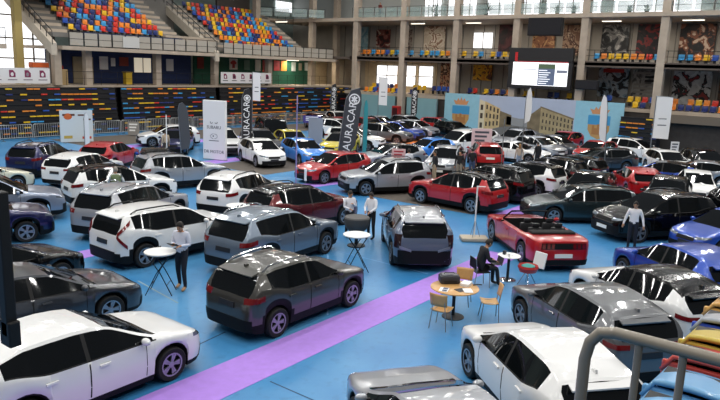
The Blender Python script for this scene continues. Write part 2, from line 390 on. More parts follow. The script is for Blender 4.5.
    if cab:
        x = cab[0] * L; y = hw * .76
        m = MB(); m.tube([(x + .02, -y, .95), (x - .40, -y * .86, 1.28), (x - .44, 0, 1.31), (x - .40, y * .86, 1.28), (x + .02, y, .95)], .03, 6); misc.append(('windscreen_frame', m, BLACKP))
        m = MB(); m.add([(x + .02, -y, .96), (x + .02, y, .96), (x - .40, y * .84, 1.27), (x - .40, -y * .84, 1.27)], [(0, 1, 2, 3)]); misc.append(('windscreen', m, mat('clear_glass', '#9fb0b4', .03, alpha=.25)))
        for sx in (-.02, -.16):
            for s in (1, -1):
                m = MB(); X = sx * L - .2; m.rbox(X - .05, X + .42, s * .38 - .24, s * .38 + .24, .5, .68, .05); m.rbox(X - .16, X + .0, s * .38 - .23, s * .38 + .23, .62, 1.08, .05); m.rbox(X - .15, X - .05, s * .38 - .12, s * .38 + .12, 1.08, 1.22, .03)
                misc.append(('seat', m, mat('seat_leather', '#1c1c1f', .5)))
        m = MB(); m.rbox(-.345 * L, -.265 * L, -hw * .74, hw * .74, .9, 1.07, .05); misc.append(('folded_roof', m, mat('soft_top_fabric', '#141416', .9)))
        m = MB(); ends(m, -1, -31, 31, .72, .90, 9, 3, .012); misc.append(('tail_panel', m, BLACKP))
    wheel = MB(); MX = Matrix.Rotation(R(90), 4, 'X')
    wheel.lathe([(r * .66, -.10), (r * .93, -.11), (r * .99, -.085), (r, -.05), (r, .05), (r * .99, .085), (r * .93, .11), (r * .66, .10)], 24, MX)
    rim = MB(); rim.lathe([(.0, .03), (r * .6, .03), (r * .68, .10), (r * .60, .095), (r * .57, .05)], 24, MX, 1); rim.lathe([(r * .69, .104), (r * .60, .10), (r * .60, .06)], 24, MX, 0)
    rim.lathe([(0, .09), (.06, .085), (.07, .05)], 12, MX, 0)
    for k in range(5):
        for da in (-9, 9):
            a = R(72 * k + da); c, s_ = math.cos(a), math.sin(a); q = .018
            a2 = R(72 * k + da * .5)
            p0 = Vector((.05 * math.cos(a2), .05 * math.sin(a2))); p1 = Vector((r * .63 * c, r * .63 * s_)); n = Vector((-s_, c)) * q
            rim.add([MX @ Vector((v.x, v.y, z)) for z in (.085, .05) for v in (p0 + n, p1 + n * 1.3, p1 - n * 1.3, p0 - n)], [(0, 1, 2, 3), (0, 1, 5, 4), (2, 3, 7, 6), (1, 2, 6, 5)], 0)
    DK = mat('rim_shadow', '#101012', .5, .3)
    def fin(name, mb, m, ang=35):
        if not mb.f: return None
        ml = m if isinstance(m, list) else [m]
        keys = [x if isinstance(x, str) else None for x in ml]
        return (name, mb.mesh(vn + '_' + name, [PAINT['white'] if isinstance(x, str) else x for x in ml], True, ang), keys)
    out = [fin('body', body, ['paint', 'roofpaint', BLACKP, DARK])]
    for n in ('windscreen', 'rear_window'): out.append(fin(n, glass[n], GLASS))
    for n in ('sl1', 'sl2', 'sr1', 'sr2'): out.append(fin('side_window', glass[n], GLASS))
    hi = [fin('door', m, ['paint', 'roofpaint', BLACKP, DARK]) for m in doors.values()]
    if cab: out.append(fin('interior', inter, mat('cabin_black', '#0c0c0e', .7)))
    out += [fin(*t) for t in lites]; out += [fin('grille', gr, BLACKP)]
    out += [fin('bumper_trim', t, BLACKP) for t in trim]; out += [fin(*t) for t in pls + misc + mir]
    hi += [fin(*t) for t in hds + rails]
    return K(all=[o for o in out if o], hi=[o for o in hi if o], wheel=wheel.mesh(vn + '_wheel', TYRE, True), rim=rim.mesh(vn + '_rim', [ALLOY, DK], True, 30), d=d)
PROTO = {}
def add_car(vn, x, y, th, pt, rp, hi, label, group=None):
    if vn not in PROTO: PROTO[vn] = car_meshes(vn)
    p = PROTO[vn]; d = p['d']
    t = thing('car', label, 'car', (x, y, 0), R(th), 'cars on show in the hall')
    mats = K(paint=PAINT[pt], roofpaint=PAINT[rp], plate=PLATE if 'plate' in label or vn in ('city', 'offroad') or not hi else PLATED)
    for name, me, keys in p['all'] + p['hi']:
        o = link(name, me, t)
        for i, kx in enumerate(keys):
            if kx: o.material_slots[i].link = 'OBJECT'; o.material_slots[i].material = mats[kx]
    for fx in (1, -1):
        for s in (1, -1):
            w = link('wheel', p['wheel'], t, mtx=Matrix.Translation((fx * d['wb'] / 2, s * (d['W'] / 2 - .125), d['r'])) @ Matrix.Rotation(R(0 if s > 0 else 180), 4, 'Z') @ Matrix.Rotation(R(180), 4, 'Z'))
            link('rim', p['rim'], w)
    return t
# ---------------------------------------------------------------- camera, render look
F_PX, CAM_H, PITCH, ROLL, PSI = 662.283, 5.813, R(11.257), R(2.098), R(37.288)
cam = bpy.data.cameras.new('camera'); co = link('camera', cam)
cam.sensor_width = 36; cam.lens = 36 * F_PX / 720; cam.clip_end = 300; cam.clip_start = .05
f0 = Vector((math.cos(PSI), math.sin(PSI), 0)); r0 = Vector((math.sin(PSI), -math.cos(PSI), 0)); zz = Vector((0, 0, 1))
fw = f0 * math.cos(PITCH) - zz * math.sin(PITCH); u0 = r0.cross(fw)
rt = r0 * math.cos(ROLL) + u0 * math.sin(ROLL); up = -r0 * math.sin(ROLL) + u0 * math.cos(ROLL)
Mc = Matrix((rt, up, -fw)).transposed().to_4x4(); Mc.translation = (0, 0, CAM_H)
co.matrix_world = Mc
scene.camera = co
vs = scene.view_settings
vs.view_transform = 'Standard'; vs.look = 'None'; vs.gamma = 1; vs.exposure = 0.0; vs.use_curve_mapping = False
w = bpy.data.worlds.new('hall_daylight'); scene.world = w; w.use_nodes = True
w.node_tree.nodes['Background'].inputs['Color'].default_value = lin('#d6dde6'); w.node_tree.nodes['Background'].inputs['Strength'].default_value = .13
# rows of lamps under the hall roof
for ix in range(12):
    for iy in range(9):
        l = bpy.data.lights.new('roof_lamp', 'AREA'); l.shape = 'RECTANGLE'; l.size = 1.7; l.size_y = .35; l.energy = 196; l.color = (1, .985, .95)
        link('roof_lamp', l, loc=(-4 + ix * 5.6, -6 + iy * 6.6, 15.5))
# ---------------------------------------------------------------- floor
def floor_mat():
    m = bpy.data.materials.new('blue_sports_floor'); m.use_nodes = True; nt = m.node_tree; b = nt.nodes['Principled BSDF']; L = nt.links.new
    g = nt.nodes.new('ShaderNodeTexCoord')
    n1 = nt.nodes.new('ShaderNodeTexNoise'); n1.inputs['Scale'].default_value = .35; n1.inputs['Detail'].default_value = 5; n1.inputs['Roughness'].default_value = .6
    n2 = nt.nodes.new('ShaderNodeTexNoise'); n2.inputs['Scale'].default_value = 5; n2.inputs['Detail'].default_value = 3
    L(g.outputs['Object'], n1.inputs['Vector']); L(g.outputs['Object'], n2.inputs['Vector'])
    r1 = nt.nodes.new('ShaderNodeValToRGB'); r1.color_ramp.elements[0].position = .3; r1.color_ramp.elements[1].position = .72
    r1.color_ramp.elements[0].color = lin('#337bb4'); r1.color_ramp.elements[1].color = lin('#5797c5')
    r2 = nt.nodes.new('ShaderNodeValToRGB'); r2.color_ramp.elements[0].position = .25; r2.color_ramp.elements[1].position = .45
    r2.color_ramp.elements[0].color = (.72, .74, .76, 1); r2.color_ramp.elements[1].color = (1, 1, 1, 1)
    mx = nt.nodes.new('ShaderNodeMix'); mx.data_type = 'RGBA'; mx.blend_type = 'MULTIPLY'; mx.inputs[0].default_value = .6
    L(n1.outputs['Fac'], r1.inputs['Fac']); L(n2.outputs['Fac'], r2.inputs['Fac']); L(r1.outputs['Color'], mx.inputs[6]); L(r2.outputs['Color'], mx.inputs[7])
    L(mx.outputs[2], b.inputs['Base Color']); b.inputs['Roughness'].default_value = .32; b.inputs['Specular IOR Level'].default_value = .35
    return m
fl = MB(); fl.box(-12, 66, -22, 60, -.2, 0); struct('floor', fl, floor_mat())
CARPET = mat('purple_carpet', '#ac84dc', .9, noise=.06, nscale=6)
def mat_strip(name, label, cat, pts, m, z=.006):
    mb = MB(); mb.poly([(x, y, 0) for x, y in pts], (0, 0, z)); tag(ob(name, mb, m), label, cat)
mat_strip('carpet_runner', 'long purple carpet runner across the blue floor in the foreground', 'carpet', [(-4, 8.32), (19.6, 8.40), (19.6, 9.40), (-4, 9.50)], CARPET)
mat_strip('carpet_runner', 'purple carpet piece showing between the black car and the white crossover', 'carpet', [(4, 17.85), (15, 17.85), (15, 18.62), (4, 18.62)], CARPET)
mat_strip('carpet_runner', 'purple carpet behind the white rail-feet crossover and dark red car', 'carpet', [(23.2, 21.3), (31, 20.2), (31.2, 21.2), (23.4, 22.3)], CARPET)
mat_strip('carpet_runner', 'purple carpet at the foot of the tall white banner', 'carpet', [(24.6, 30.2), (32, 30.2), (32, 31.4), (24.6, 31.4)], CARPET)
mat_strip('carpet_runner', 'purple carpet beside the dark teal estate car', 'carpet', [(25.2, 11.0), (33, 11.0), (33, 12.0), (25.2, 12.0)], CARPET)
mat_strip('carpet_runner', 'purple carpet under the white hatchback near the barriers', 'carpet', [(25, 39.2), (40, 39.2), (40, 40.5), (25, 40.5)], CARPET)
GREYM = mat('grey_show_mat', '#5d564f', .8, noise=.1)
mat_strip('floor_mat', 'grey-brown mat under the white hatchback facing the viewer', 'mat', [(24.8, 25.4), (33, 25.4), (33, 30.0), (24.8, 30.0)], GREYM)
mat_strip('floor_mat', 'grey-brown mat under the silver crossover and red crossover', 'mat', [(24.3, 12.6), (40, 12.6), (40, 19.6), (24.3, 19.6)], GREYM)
mat_strip('floor_mat', 'grey mat along the crowd barriers at the back left', 'mat', [(24, 41), (56, 41), (56, 46.4), (24, 46.4)], GREYM)
mat_strip('floor_mat', 'orange mat between the microcar and the far blue hatchback', 'mat', [(39, 24.5), (49, 24.5), (49, 30.5), (39, 30.5)], mat('orange_mat', '#d9742c', .8))

SEAM = mat('floor_seam', '#2b4a6b', .7)
def seam(i, a, b, wd, m):
    a = Vector((*a, 0)); b = Vector((*b, 0)); n = (b - a).normalized().cross(Vector((0, 0, 1))) * wd / 2
    mb = MB(); mb.poly([a - n, b - n, b + n, a + n], (0, 0, .003)); struct('trim_floor_seam_%d' % i, mb, m)
seam(1, (7.6, 10.4), (9.2, 10.6), .035, SEAM); seam(2, (8.2, -3), (8.2, 8.2), .03, SEAM); seam(3, (9.94, 14.95), (9.62, 12.82), .04, mat('floor_line_pale', '#8ea4ac', .7)); seam(4, (16, 9.6), (16, 20), .03, mat('floor_line_light', '#86b6e4', .6)); seam(5, (11.5, 9.6), (15.5, 13.0), .04, MATS['floor_line_light'])
CARS=[
('liftback', 5.68, 10.42, 0.4, 'white', 'white', 1, 'large white fastback car in the lower left corner, nose near the purple carpet'),
('cross', 11.06, 10.39, -0.0, 'gunmetal', 'gunmetal', 1, 'dark grey-brown crossover with silver roof rails parked along the purple carpet'),
('sedan', 6.57, 13.82, -6.4, 'darkgrey', 'darkgrey', 1, 'dark grey sedan parked directly behind the large white fastback at lower left'),
('sedan', 6.88, 16.57, 7.7, 'black', 'black', 1, 'glossy black car between the dark grey sedan and the navy crossover'),
('suv', 8.83, 21.95, -20.0, 'navy', 'navy', 1, 'navy crossover half cut by the left edge, nose beside black car'),
('bigsuv', 10.54, 24.48, -26.0, 'silverblue', 'silverblue', 1, 'big silver-blue off-road style car cut by the left picture edge'),
('bigsuv', 13.31, 20.1, 19.1, 'silver', 'silver', 1, 'silver family crossover with roof rails and dark rear window, behind white crossover'),
('ev', 12.16, 16.68, -0.9, 'white', 'white', 1, 'white crossover with boomerang red tail lights beside the man with tablet'),
('bigsuv', 14.05, 13.85, 5.0, 'steel', 'steel', 1, 'blue-silver crossover parked just behind the dark grey-brown crossover'),
('suv', 18.26, 19.94, 16.3, 'white', 'white', 1, 'white crossover with short roof rail feet, left of the dark red hatchback'),
('suv', 17.8, 16.2, -8.0, 'darkred', 'black', 1, 'dark red hatchback with black roof behind the two men in white shirts'),
('evb', 17.62, 11.16, 41.0, 'bluegrey', 'silver', 1, 'boxy blue-grey electric crossover seen from behind in the middle aisle'),
('coupe', 20.62, 8.42, 45.7, 'red', 'red', 1, 'bright red open convertible sports car with plate on its tail'),
('puma', 13.91, 4.29, 52.8, 'midgrey', 'midgrey', 1, 'mid grey hatchback parked diagonally behind the big white car at bottom right'),
('puma', 10.71, 3.97, 49.7, 'white', 'white', 1, 'big white car at bottom right in front of the steel handrail'),
('puma', 16.37, 3.7, 56.5, 'white', 'black', 1, 'white hatchback with a black panoramic roof between the mid grey hatchback and a blue car'),
('puma', 19.37, 3.59, 50.4, 'blue', 'blue', 1, 'royal blue car seen from the side, next to the white panoramic roof hatchback'),
('hatch', 25.71, 3.37, 149.7, 'blue', 'blue', 1, 'royal blue hatchback facing the viewer at the right edge'),
('bigsuv', 26.13, 5.96, 145.2, 'black', 'black', 1, 'black crossover with white front plate right behind the white-shirted man'),
('wagon', 26.75, 9.01, 130.4, 'darkteal', 'darkteal', 1, 'dark teal-grey estate car behind the red convertible, facing left'),
('suv', 25.37, 13.99, 85.1, 'red', 'black', 1, 'bright red crossover with black roof behind the blue-grey electric crossover'),
('suv', 28.4, 14.07, 88.0, 'black', 'black', 1, 'black crossover with raked roof, right of the red black-roofed crossover'),
('suv', 30.95, 13.51, 86.0, 'white', 'black', 1, 'white crossover with black roof in the row of black cars'),
('suv', 33.91, 13.44, 86.0, 'black', 'black', 0, 'black crossover directly right of the white black-roofed crossover'),
('hatch', 36.92, 13.31, 86.0, 'black', 'black', 0, 'glossy black hatchback in front of the grey estate under the crest'),
('hatch', 30.54, 10.0, 182.7, 'black', 'black', 1, 'black hatchback with silver grille edge behind the dark teal estate'),
('suv', 30.97, 6.63, 188.8, 'black', 'black', 1, 'black car with open dark windscreen between black crossover and small white car'),
('hatch', 30.55, 3.38, 217.0, 'black', 'black', 1, 'black hatchback cut by the right edge above the facing blue hatchback'),
('suv', 25.77, 18.17, 149.3, 'silver', 'silver', 1, 'silver crossover facing left in front of the red crossover, centre of hall'),
('hatch', 26.52, 22.02, 170.4, 'red', 'red', 1, 'red hatchback crossover with orange headlight glare, left of the silver crossover'),
('hatch', 27.6, 28.52, 246.7, 'white', 'white', 1, 'white hatchback facing the viewer beside the tall white banner'),
('hatch', 30.0, 27.29, 245.0, 'skyblue', 'skyblue', 1, 'bright blue hatchback right of the white front-facing hatchback'),
('sedan', 7.69, 4.26, 54.8, 'silver', 'silver', 1, 'pale silver car cut by the bottom edge, roof with light spots'),
('suv', 19.54, 25.67, -13.0, 'silver', 'silver', 1, 'silver crossover behind the white crossover, left of the white rail-feet car'),
('suv', 15.44, 24.21, -12.0, 'white', 'black', 1, 'white crossover with black roof behind the man in green vest'),
('hatch', 16.9, 29.47, 22.0, 'white', 'white', 1, 'white hatchback between the navy crossover and the white black-roofed crossover'),
('suv', 16.87, 33.17, 33.0, 'navy', 'navy', 1, 'navy crossover with pale roof rails at the far left'),
('hatch', 20.23, 32.63, 32.2, 'red', 'red', 1, 'red hatchback below the white advertising board'),
('hatch', 20.62, 29.12, 52.9, 'blue', 'black', 1, 'blue hatchback with black roof seen from behind, left of the silver crossover'),
('hatch', 28.65, 38.94, 157.8, 'white', 'white', 1, 'white hatchback facing left near the crowd barriers'),
('hatch', 27.01, 35.79, 223.8, 'navy', 'navy', 1, 'navy car mostly hidden behind the tall white banner'),
('suv', 29.12, 33.73, 243.6, 'white', 'white', 1, 'white crossover between tall white banner and black feather flag'),
('offroad', 35.41, 35.4, 240.0, 'black', 'black', 0, 'boxy black off-roader by the barriers below the hanging white banner'),
('suv', 30.84, 31.95, 245.0, 'darkgrey', 'darkgrey', 0, 'grey crossover between boxy black off-roader and white front-facing hatchback'),
('hatch', 33.27, 31.4, 240.0, 'yellow', 'yellow', 0, 'small yellow car behind the bright blue hatchback, left of the grey panel'),
('hatch', 34.82, 28.4, 200.0, 'yellow', 'black', 0, 'yellow car with dark window right of the standing grey panel'),
('hatch', 46.07, 37.42, 245.0, 'red', 'red', 0, 'red car with white front glare below the striped bleachers'),
('suv', 50.44, 41.31, 240.0, 'white', 'white', 0, 'white car beyond the red one near the folded bleachers'),
('hatch', 47.63, 41.58, 240.0, 'darkred', 'darkred', 0, 'dark red car with a price card left of the far white car'),
('suv', 38.02, 29.6, 285.0, 'white', 'white', 1, 'white crossover behind the big leaning dark feather flag'),
('suv', 43.1, 35.31, 280.0, 'white', 'white', 0, 'white car behind the teal feather flag'),
('suv', 43.2, 30.6, 283.0, 'midgrey', 'darkgrey', 1, 'grey crossover with pale price card behind its windscreen'),
('hatch', 46.98, 31.72, 272.0, 'blue', 'blue', 1, 'blue hatchback in the far row facing the viewer, between two silver cars'),
('hatch', 50.13, 32.13, 272.0, 'silver', 'silver', 1, 'silver hatchback in the far row, left of the far red hatchback'),
('hatch', 55.33, 32.78, 272.0, 'red', 'red', 1, 'red hatchback in the far row left of the first crest panel'),
('hatch', 48.29, 36.09, 255.0, 'red', 'red', 0, 'red car behind the blue far row hatchback, below the white flag'),
('hatch', 51.01, 36.7, 255.0, 'navy', 'darkgrey', 0, 'dark blue car in the last row below the dark lettered flag'),
('suv', 52.9, 34.69, 255.0, 'darkgrey', 'silver', 0, 'dark grey car with pale roof at the back, right of dark flag'),
('hatch', 52.33, 29.56, 250.0, 'black', 'black', 0, 'black car at the foot of the first crest panel'),
('hatch', 32.34, 22.45, 155.0, 'silver', 'black', 1, 'silver hatchback with black roof arch behind the silver crossover'),
('city', 37.12, 22.71, 165.0, 'skyblue', 'skyblue', 1, 'light blue microcar in the middle beside the orange carpet'),
('suv', 32.98, 19.03, 200.0, 'silver', 'silver', 0, 'pale silver car behind the group of visitors'),
('van', 41.79, 22.9, 165.0, 'white', 'white', 1, 'tall white compact van in front of the first crest panel'),
('suv', 37.87, 19.06, 36.0, 'red', 'red', 1, 'red car seen squarely from behind with white plate, middle of hall'),
('hatch', 46.53, 24.21, 175.0, 'white', 'white', 0, 'white hatchback below the painted street mural'),
('suv', 48.22, 21.81, 175.0, 'silver', 'silver', 0, 'silver crossover below the middle of the street mural'),
('coupeh', 41.8, 18.6, 265.0, 'white', 'white', 1, 'low white sports coupe behind the visitor in dark jacket'),
('hatch', 45.52, 18.66, 250.0, 'silver', 'silver', 0, 'silver car under the painted palace, right of the sports coupe'),
('hatch', 47.82, 18.31, 250.0, 'darkgrey', 'darkgrey', 0, 'dark grey car below the painted palace facade'),
('hatch', 51.71, 19.2, 175.0, 'red', 'red', 0, 'red car along the foot of the palace mural'),
('hatch', 46.4, 14.93, 175.0, 'red', 'red', 0, 'red car nearest the second crest panel'),
('wagon', 42.24, 13.27, 138.8, 'darkgrey', 'darkgrey', 1, 'long dark grey estate below the second crest panel'),
('suv', 49.51, 13.02, 259.7, 'white', 'white', 1, 'white crossover by the yellow-dashed folded bleacher'),
('hatch', 35.01, 9.01, 30.0, 'red', 'red', 1, 'red hatchback in the right row beside the mid blue hatchback'),
('hatch', 38.58, 8.86, 95.0, 'blue', 'black', 1, 'mid blue hatchback with dark roof behind the small white car'),
('city', 35.3, 6.32, 194.9, 'white', 'white', 1, 'small white rounded car facing the viewer on the right'),
('suv', 45.62, 7.86, 217.0, 'black', 'black', 0, 'black crossover with headlights on before the dark blue backdrop'),
('hatch', 44.35, 9.72, 217.0, 'white', 'white', 0, 'white car with lit headlights beside the white standing flag'),
('sedan', 41.13, 7.52, 100.0, 'silver', 'silver', 0, 'silver car with long bonnet in front of the far black crossover'),
('sedan', 12.16, 29.94, -0.0, 'cream', 'cream', 0, 'cream car cut by the left edge behind the silver-blue one'),
('hatch', 36.96, 4.0, 40.0, 'white', 'white', 0, 'white car cut by the right edge behind the small rounded car'),
]
# ---------------------------------------------------------------- far left side: barriers, folded bleachers, concourse, upper stands
BEIGE = mat('warm_plaster', '#b9a88c', .9, noise=.08); GREYW = mat('grey_panel', '#a39c92', .85, noise=.08, nscale=.8)
BLUEW = mat('dark_blue_wall', '#182b58', .7, noise=.12); GREENW = mat('green_wall', '#14523c', .7, noise=.12)
BLK = mat('black_steel', '#17171a', .5, .3); DKB = mat('bleacher_dark', '#0e0d11', .6); TEAL = mat('teal_wall', '#7ea3a6', .8)
SEATC = [mat('seat_' + n, c, .4, coat=.3) for n, c in (('red', '#d2321f'), ('orange', '#e8882c'), ('yellow', '#e6b91f'), ('sky blue', '#3a9bd2'), ('dark blue', '#22306e'), ('blue', '#2a55ad'))]
SEATN = ['red', 'orange', 'yellow', 'sky blue', 'dark blue', 'mid blue']
DAY = mat('bright_daylight_pane', '#f4f7fb', .3, emit=1.6)
ORD = 'first second third fourth fifth sixth seventh eighth ninth tenth eleventh twelfth thirteenth fourteenth fifteenth sixteenth seventeenth eighteenth nineteenth twentieth'.split()
ORD += ['twenty-' + w for w in ORD[:9]] + ['thirtieth']

# crowd barriers
BARR = mat('galvanised_steel', '#b4b5b3', .45, .25)
def barrier(x, y, i, rz=0):
    t = thing('crowd_barrier', 'steel crowd barrier at the back left, %s from the left along the folded bleachers' % ORD[i], 'barrier', (x, y, 0), rz, 'crowd barriers along the bleachers')
    m = MB(); m.tube([(-1.1, 0, .12), (-1.1, 0, 1.05), (-1.05, 0, 1.1), (1.05, 0, 1.1), (1.1, 0, 1.05), (1.1, 0, .12)], .03, 6); m.tube([(-1.1, 0, .2), (1.1, 0, .2)], .02, 6); ob('frame', m, BARR, t)
    m = MB()
    for k in range(13): m.tube([(-.96 + k * .16, 0, .2), (-.96 + k * .16, 0, 1.1)],   .016, 5)
    ob('bars', m, BARR, t)
    for s in (-1, 1):
        m = MB(); m.box(s * .9 - .03, s * .9 + .03, -.3, .3, 0, .03); m.box(s * .9 - .02, s * .9 + .02, -.02, .02, .02, .2); ob('foot', m, STEEL, t)
for i in range(16): barrier(19.6 + i * 2.33, 46.9, i)

def bleacher(x0, x1, lab, nrow=9, z1=3.62, y=47.9, M=None, count=100, gap=.62):
    t = thing('folding_bleacher', lab, 'bleacher')
    if M is not None: t.matrix_world = M
    dz = (z1 - .12) / nrow; n = int((x1 - x0) / .5); cells = []
    m = MB(); m.box(x0, x1, y + .55, y + 1.4, 0, z1 - .05); ob('carriage', m, DKB, t)
    for r in range(nrow):
        z = .1 + r * dz; yy = y + .05 * r
        m = MB(); m.box(x0, x1, yy, yy + .6, z + dz - .07, z + dz - .01); m.box(x0, x1, yy + .08, yy + .6, z, z + dz - .07); ob('row_deck', m, DKB, t)
        c = random.randrange(6)
        for k in range(n):
            if random.random() < .5: c = random.choice((0, 1, 2, 2, 1, 3, 4, 5))
            if random.random() < gap: cells.append((r, k, c, x0 + .25 + k * .5, yy - .01, z + dz - .12))
    random.shuffle(cells); cells.sort(key=lambda q: 0)
    rest = MB()
    for i, (r, k, c, x, yy, z) in enumerate(cells):
        if i < count:
            b = MB(); b.rbox(x - .23, x + .23, yy, yy + .07, z - .05, z + .05, .015); ob('folded_seat', b, SEATC[c], t)
        else: rest.box(x - .23, x + .23, yy, yy + .07, z - .05, z + .05, c)
    if rest.f: o = ob('folded_seat_rows', rest, SEATC, t); o['kind'] = 'stuff'
    return t
bleacher(18.5, 30.6, 'dark folded bleacher with coloured seat edges at the far left, behind the white board', count=90)
bleacher(31.1, 40.9, 'dark folded bleacher with coloured seat edges between white board and tall white banner', count=90)
bleacher(41.4, 60.6, 'dark folded bleacher with coloured seat edges right of the tall white banner', count=90)

# concourse above the bleachers
m = MB(); m.box(14, 66, 49.4, 62, 3.5, 3.72); struct('floor_concourse', m, CONC)
m = MB(); m.box(14, 61.5, 49.3, 49.7, 0, 3.5); struct('wall_under_concourse', m, DKB)
m = MB(); m.box(27.5, 41.8, 53, 53.2, 3.72, 6.4); struct('wall_blue', m, BLUEW)
m = MB(); m.box(42.2, 60, 53, 53.2, 3.72, 6.6); struct('wall_green', m, GREENW)
m = MB(); m.box(12, 76, 61, 61.3, 3.72, 18); struct('wall_back_left', m, mat('wall_teal_grey', '#8d9a94', .85, noise=.08))
for i, (x, y, c, zt) in enumerate(((26.4, 49.4, CONC, 6.5), (29.2, 49.9, CONC, 6.5), (35.7, 49.9, CONC, 6.5), (42.1, 49.9, CONC, 6.5), (49.2, 49.9, CONC, 6.6), (24.4, 51, mat('column_ochre', '#a89358', .8), 14), (21.6, 50.6, CONC, 6.6), (27.7, 52.6, CONCD, 9))):
    m = MB(); m.rbox(x - .28, x + .28, y - .28, y + .28, 3.7, zt, .04); struct('column_%d' % (i + 1), m, c)
# glazing of the bright end, left
m = MB(); m.box(17.5, 29.4, 56, 56.1, 3.75, 10.5); o = struct('window_1', m, DAY)
m = MB()
for x in [17.5 + k * 1.5 for k in range(9)]: m.box(x - .06, x + .06, 55.9, 56.0, 3.72, 10.6)
for z in (5.6, 7.2, 9.0): m.box(17.5, 29.4, 55.9, 56.0, z - .06, z + .06)
struct('window_frame', m, GREYW, o)
m = MB(); m.box(17, 29.4, 49.5, 56, 10.5, 10.8); struct('slab_left_gallery', m, CONC)
# first small gallery at far left
m = MB(); m.box(15, 22.6, 48.9, 52, 6.25, 6.6); struct('slab_side_gallery', m, CONC)
def railing(lab, p0, p1, h, n, cat='railing', glass=None, mm=BLK, name='railing', r=.03):
    t = thing(name, lab, cat, p0); a = Vector(p0); d = Vector(p1) - a
    m = MB(); m.tube([(0, 0, h), tuple(d + Vector((0, 0, h)))], r, 6); ob('handrail', m, mm, t)
    m = MB(); m.tube([(0, 0, h * .5), tuple(d + Vector((0, 0, h * .5)))], r * .7, 6)
    ob('middle_rail', m, mm, t)
    for k in range(n + 1):
        m = MB(); q = d * (k / n); m.tube([tuple(q), (q.x, q.y, q.z + h)], r * .9, 6); ob('post', m, mm, t)
    if glass:
        pd = d.normalized().cross(Vector((0, 0, 1))) * .01
        for k in range(n):
            q0, q1 = d * ((k + .06) / n), d * ((k + .94) / n)
            m = MB(); m.poly([(q0.x, q0.y, q0.z + .08), (q1.x, q1.y, q1.z + .08), (q1.x, q1.y, q1.z + h - .08), (q0.x, q0.y, q0.z + h - .08)], pd); ob('panel', m, glass, t)
    return t
railing('black railing on the small gallery at the far left', (15, 49.0, 6.6), (22.6, 49.0, 6.6), 1.1, 8)
# stand slab, ledge, railing panels
PANEL = mat('frosted_panel', '#a9a296', .5)
m = MB(); m.box(26.4, 58.3, 48.4, 50, 6.38, 6.66); m.box(26.4, 58.3, 50, 56, 6.45, 6.66); struct('slab_upper_stand', m, CONC)
railing('black railing with grey panels below the left block of coloured seats', (27, 48.5, 6.66), (41.3, 48.5, 6.66), 1.1, 12, glass=PANEL)
railing('black railing with panels below the right block of coloured seats', (42, 48.5, 6.66), (57.8, 48.5, 6.66), 1.1, 13, glass=PANEL)
m = MB(); m.rbox(28.4, 37.6, 48.75, 49.2, 7.3, 7.75, .04); tag(ob('advertising_ledge', m, BLUEW), 'dark blue ledge along the front of the left seat block', 'ledge')
LGREY0 = mat('panel_pale', '#c3c2bd', .6)
m = MB(); m.box(31.5, 33.0, 48.42, 48.46, 6.75, 7.6); tag(ob('white_panel', m, LGREY0), 'bright white panel fixed to the railing below the left seats', 'panel')

# stepped concrete and seats
def stand(x0, x1, z0, rows, label, y0=49.2, st=(1.6, 1.6)):
    dy, dz = .8, .47
    m = MB(); pr = []
    for r in range(rows):
        pr += [(y0 + r * dy, z0 + r * dz), (y0 + (r + 1) * dy, z0 + r * dz)]
    ye = y0 + rows * dy; pr += [(ye, z0 + rows * dz - dz - .35), (y0, z0 - .35)]
    m.poly([(x0 - st[0], y, z) for y, z in pr], (x1 - x0 + st[0] + st[1], 0, 0)); struct('stand_steps', m, CONCD)
    for xa, xb in ((x0 - st[0], x0 - .1), (x1 + .1, x1 + st[1])):                # half steps of the two stairs
        m = MB()
        for r in range(rows): m.box(xa, xb, y0 + r * dy + .4, y0 + (r + 1) * dy, z0 + r * dz, z0 + r * dz + .235)
        struct('stair_steps', m, CONC)
    n = int((x1 - x0) / .55); first = {}
    for r in range(rows):
        for k in range(n):
            c = random.choice((0, 0, 1, 1, 2, 2, 3, 3, 4, 4, 5))
            y = y0 + r * dy + .42; x = x0 + .3 + k * (x1 - x0 - .3) / n; z = z0 + r * dz
            lab = '%s plastic seat, %s row up, %s from the left, %s seat block' % (SEATN[c], ORD[r], ORD[k], label)
            if c not in first:
                t = thing('stadium_seat', lab, 'seat', (x, y, z), 0, 'coloured seats in the upper stands')
                b = MB(); b.rbox(-.21, .21, -.22, .18, .28, .34, .025); a = ob('seat', b, SEATC[c], t, True)
                b = MB(); b.rbox(-.21, .21, .12, .18, .34, .70, .025); ob('backrest', b, SEATC[c], t, True)
                b = MB(); b.box(-.12, .12, .0, .1, 0, .28); ob('bracket', b, BLK, t)
                first[c] = t
            else:
                q = first[c]; t = q.copy(); COL.objects.link(t); t.location = (x, y, z); t['label'] = lab
                for ch in q.children: cc = ch.copy(); COL.objects.link(cc); cc.parent = t
stand(27.6, 36.6, 7.65, 8, 'left')
stand(43.2, 53.0, 7.25, 9, 'right')
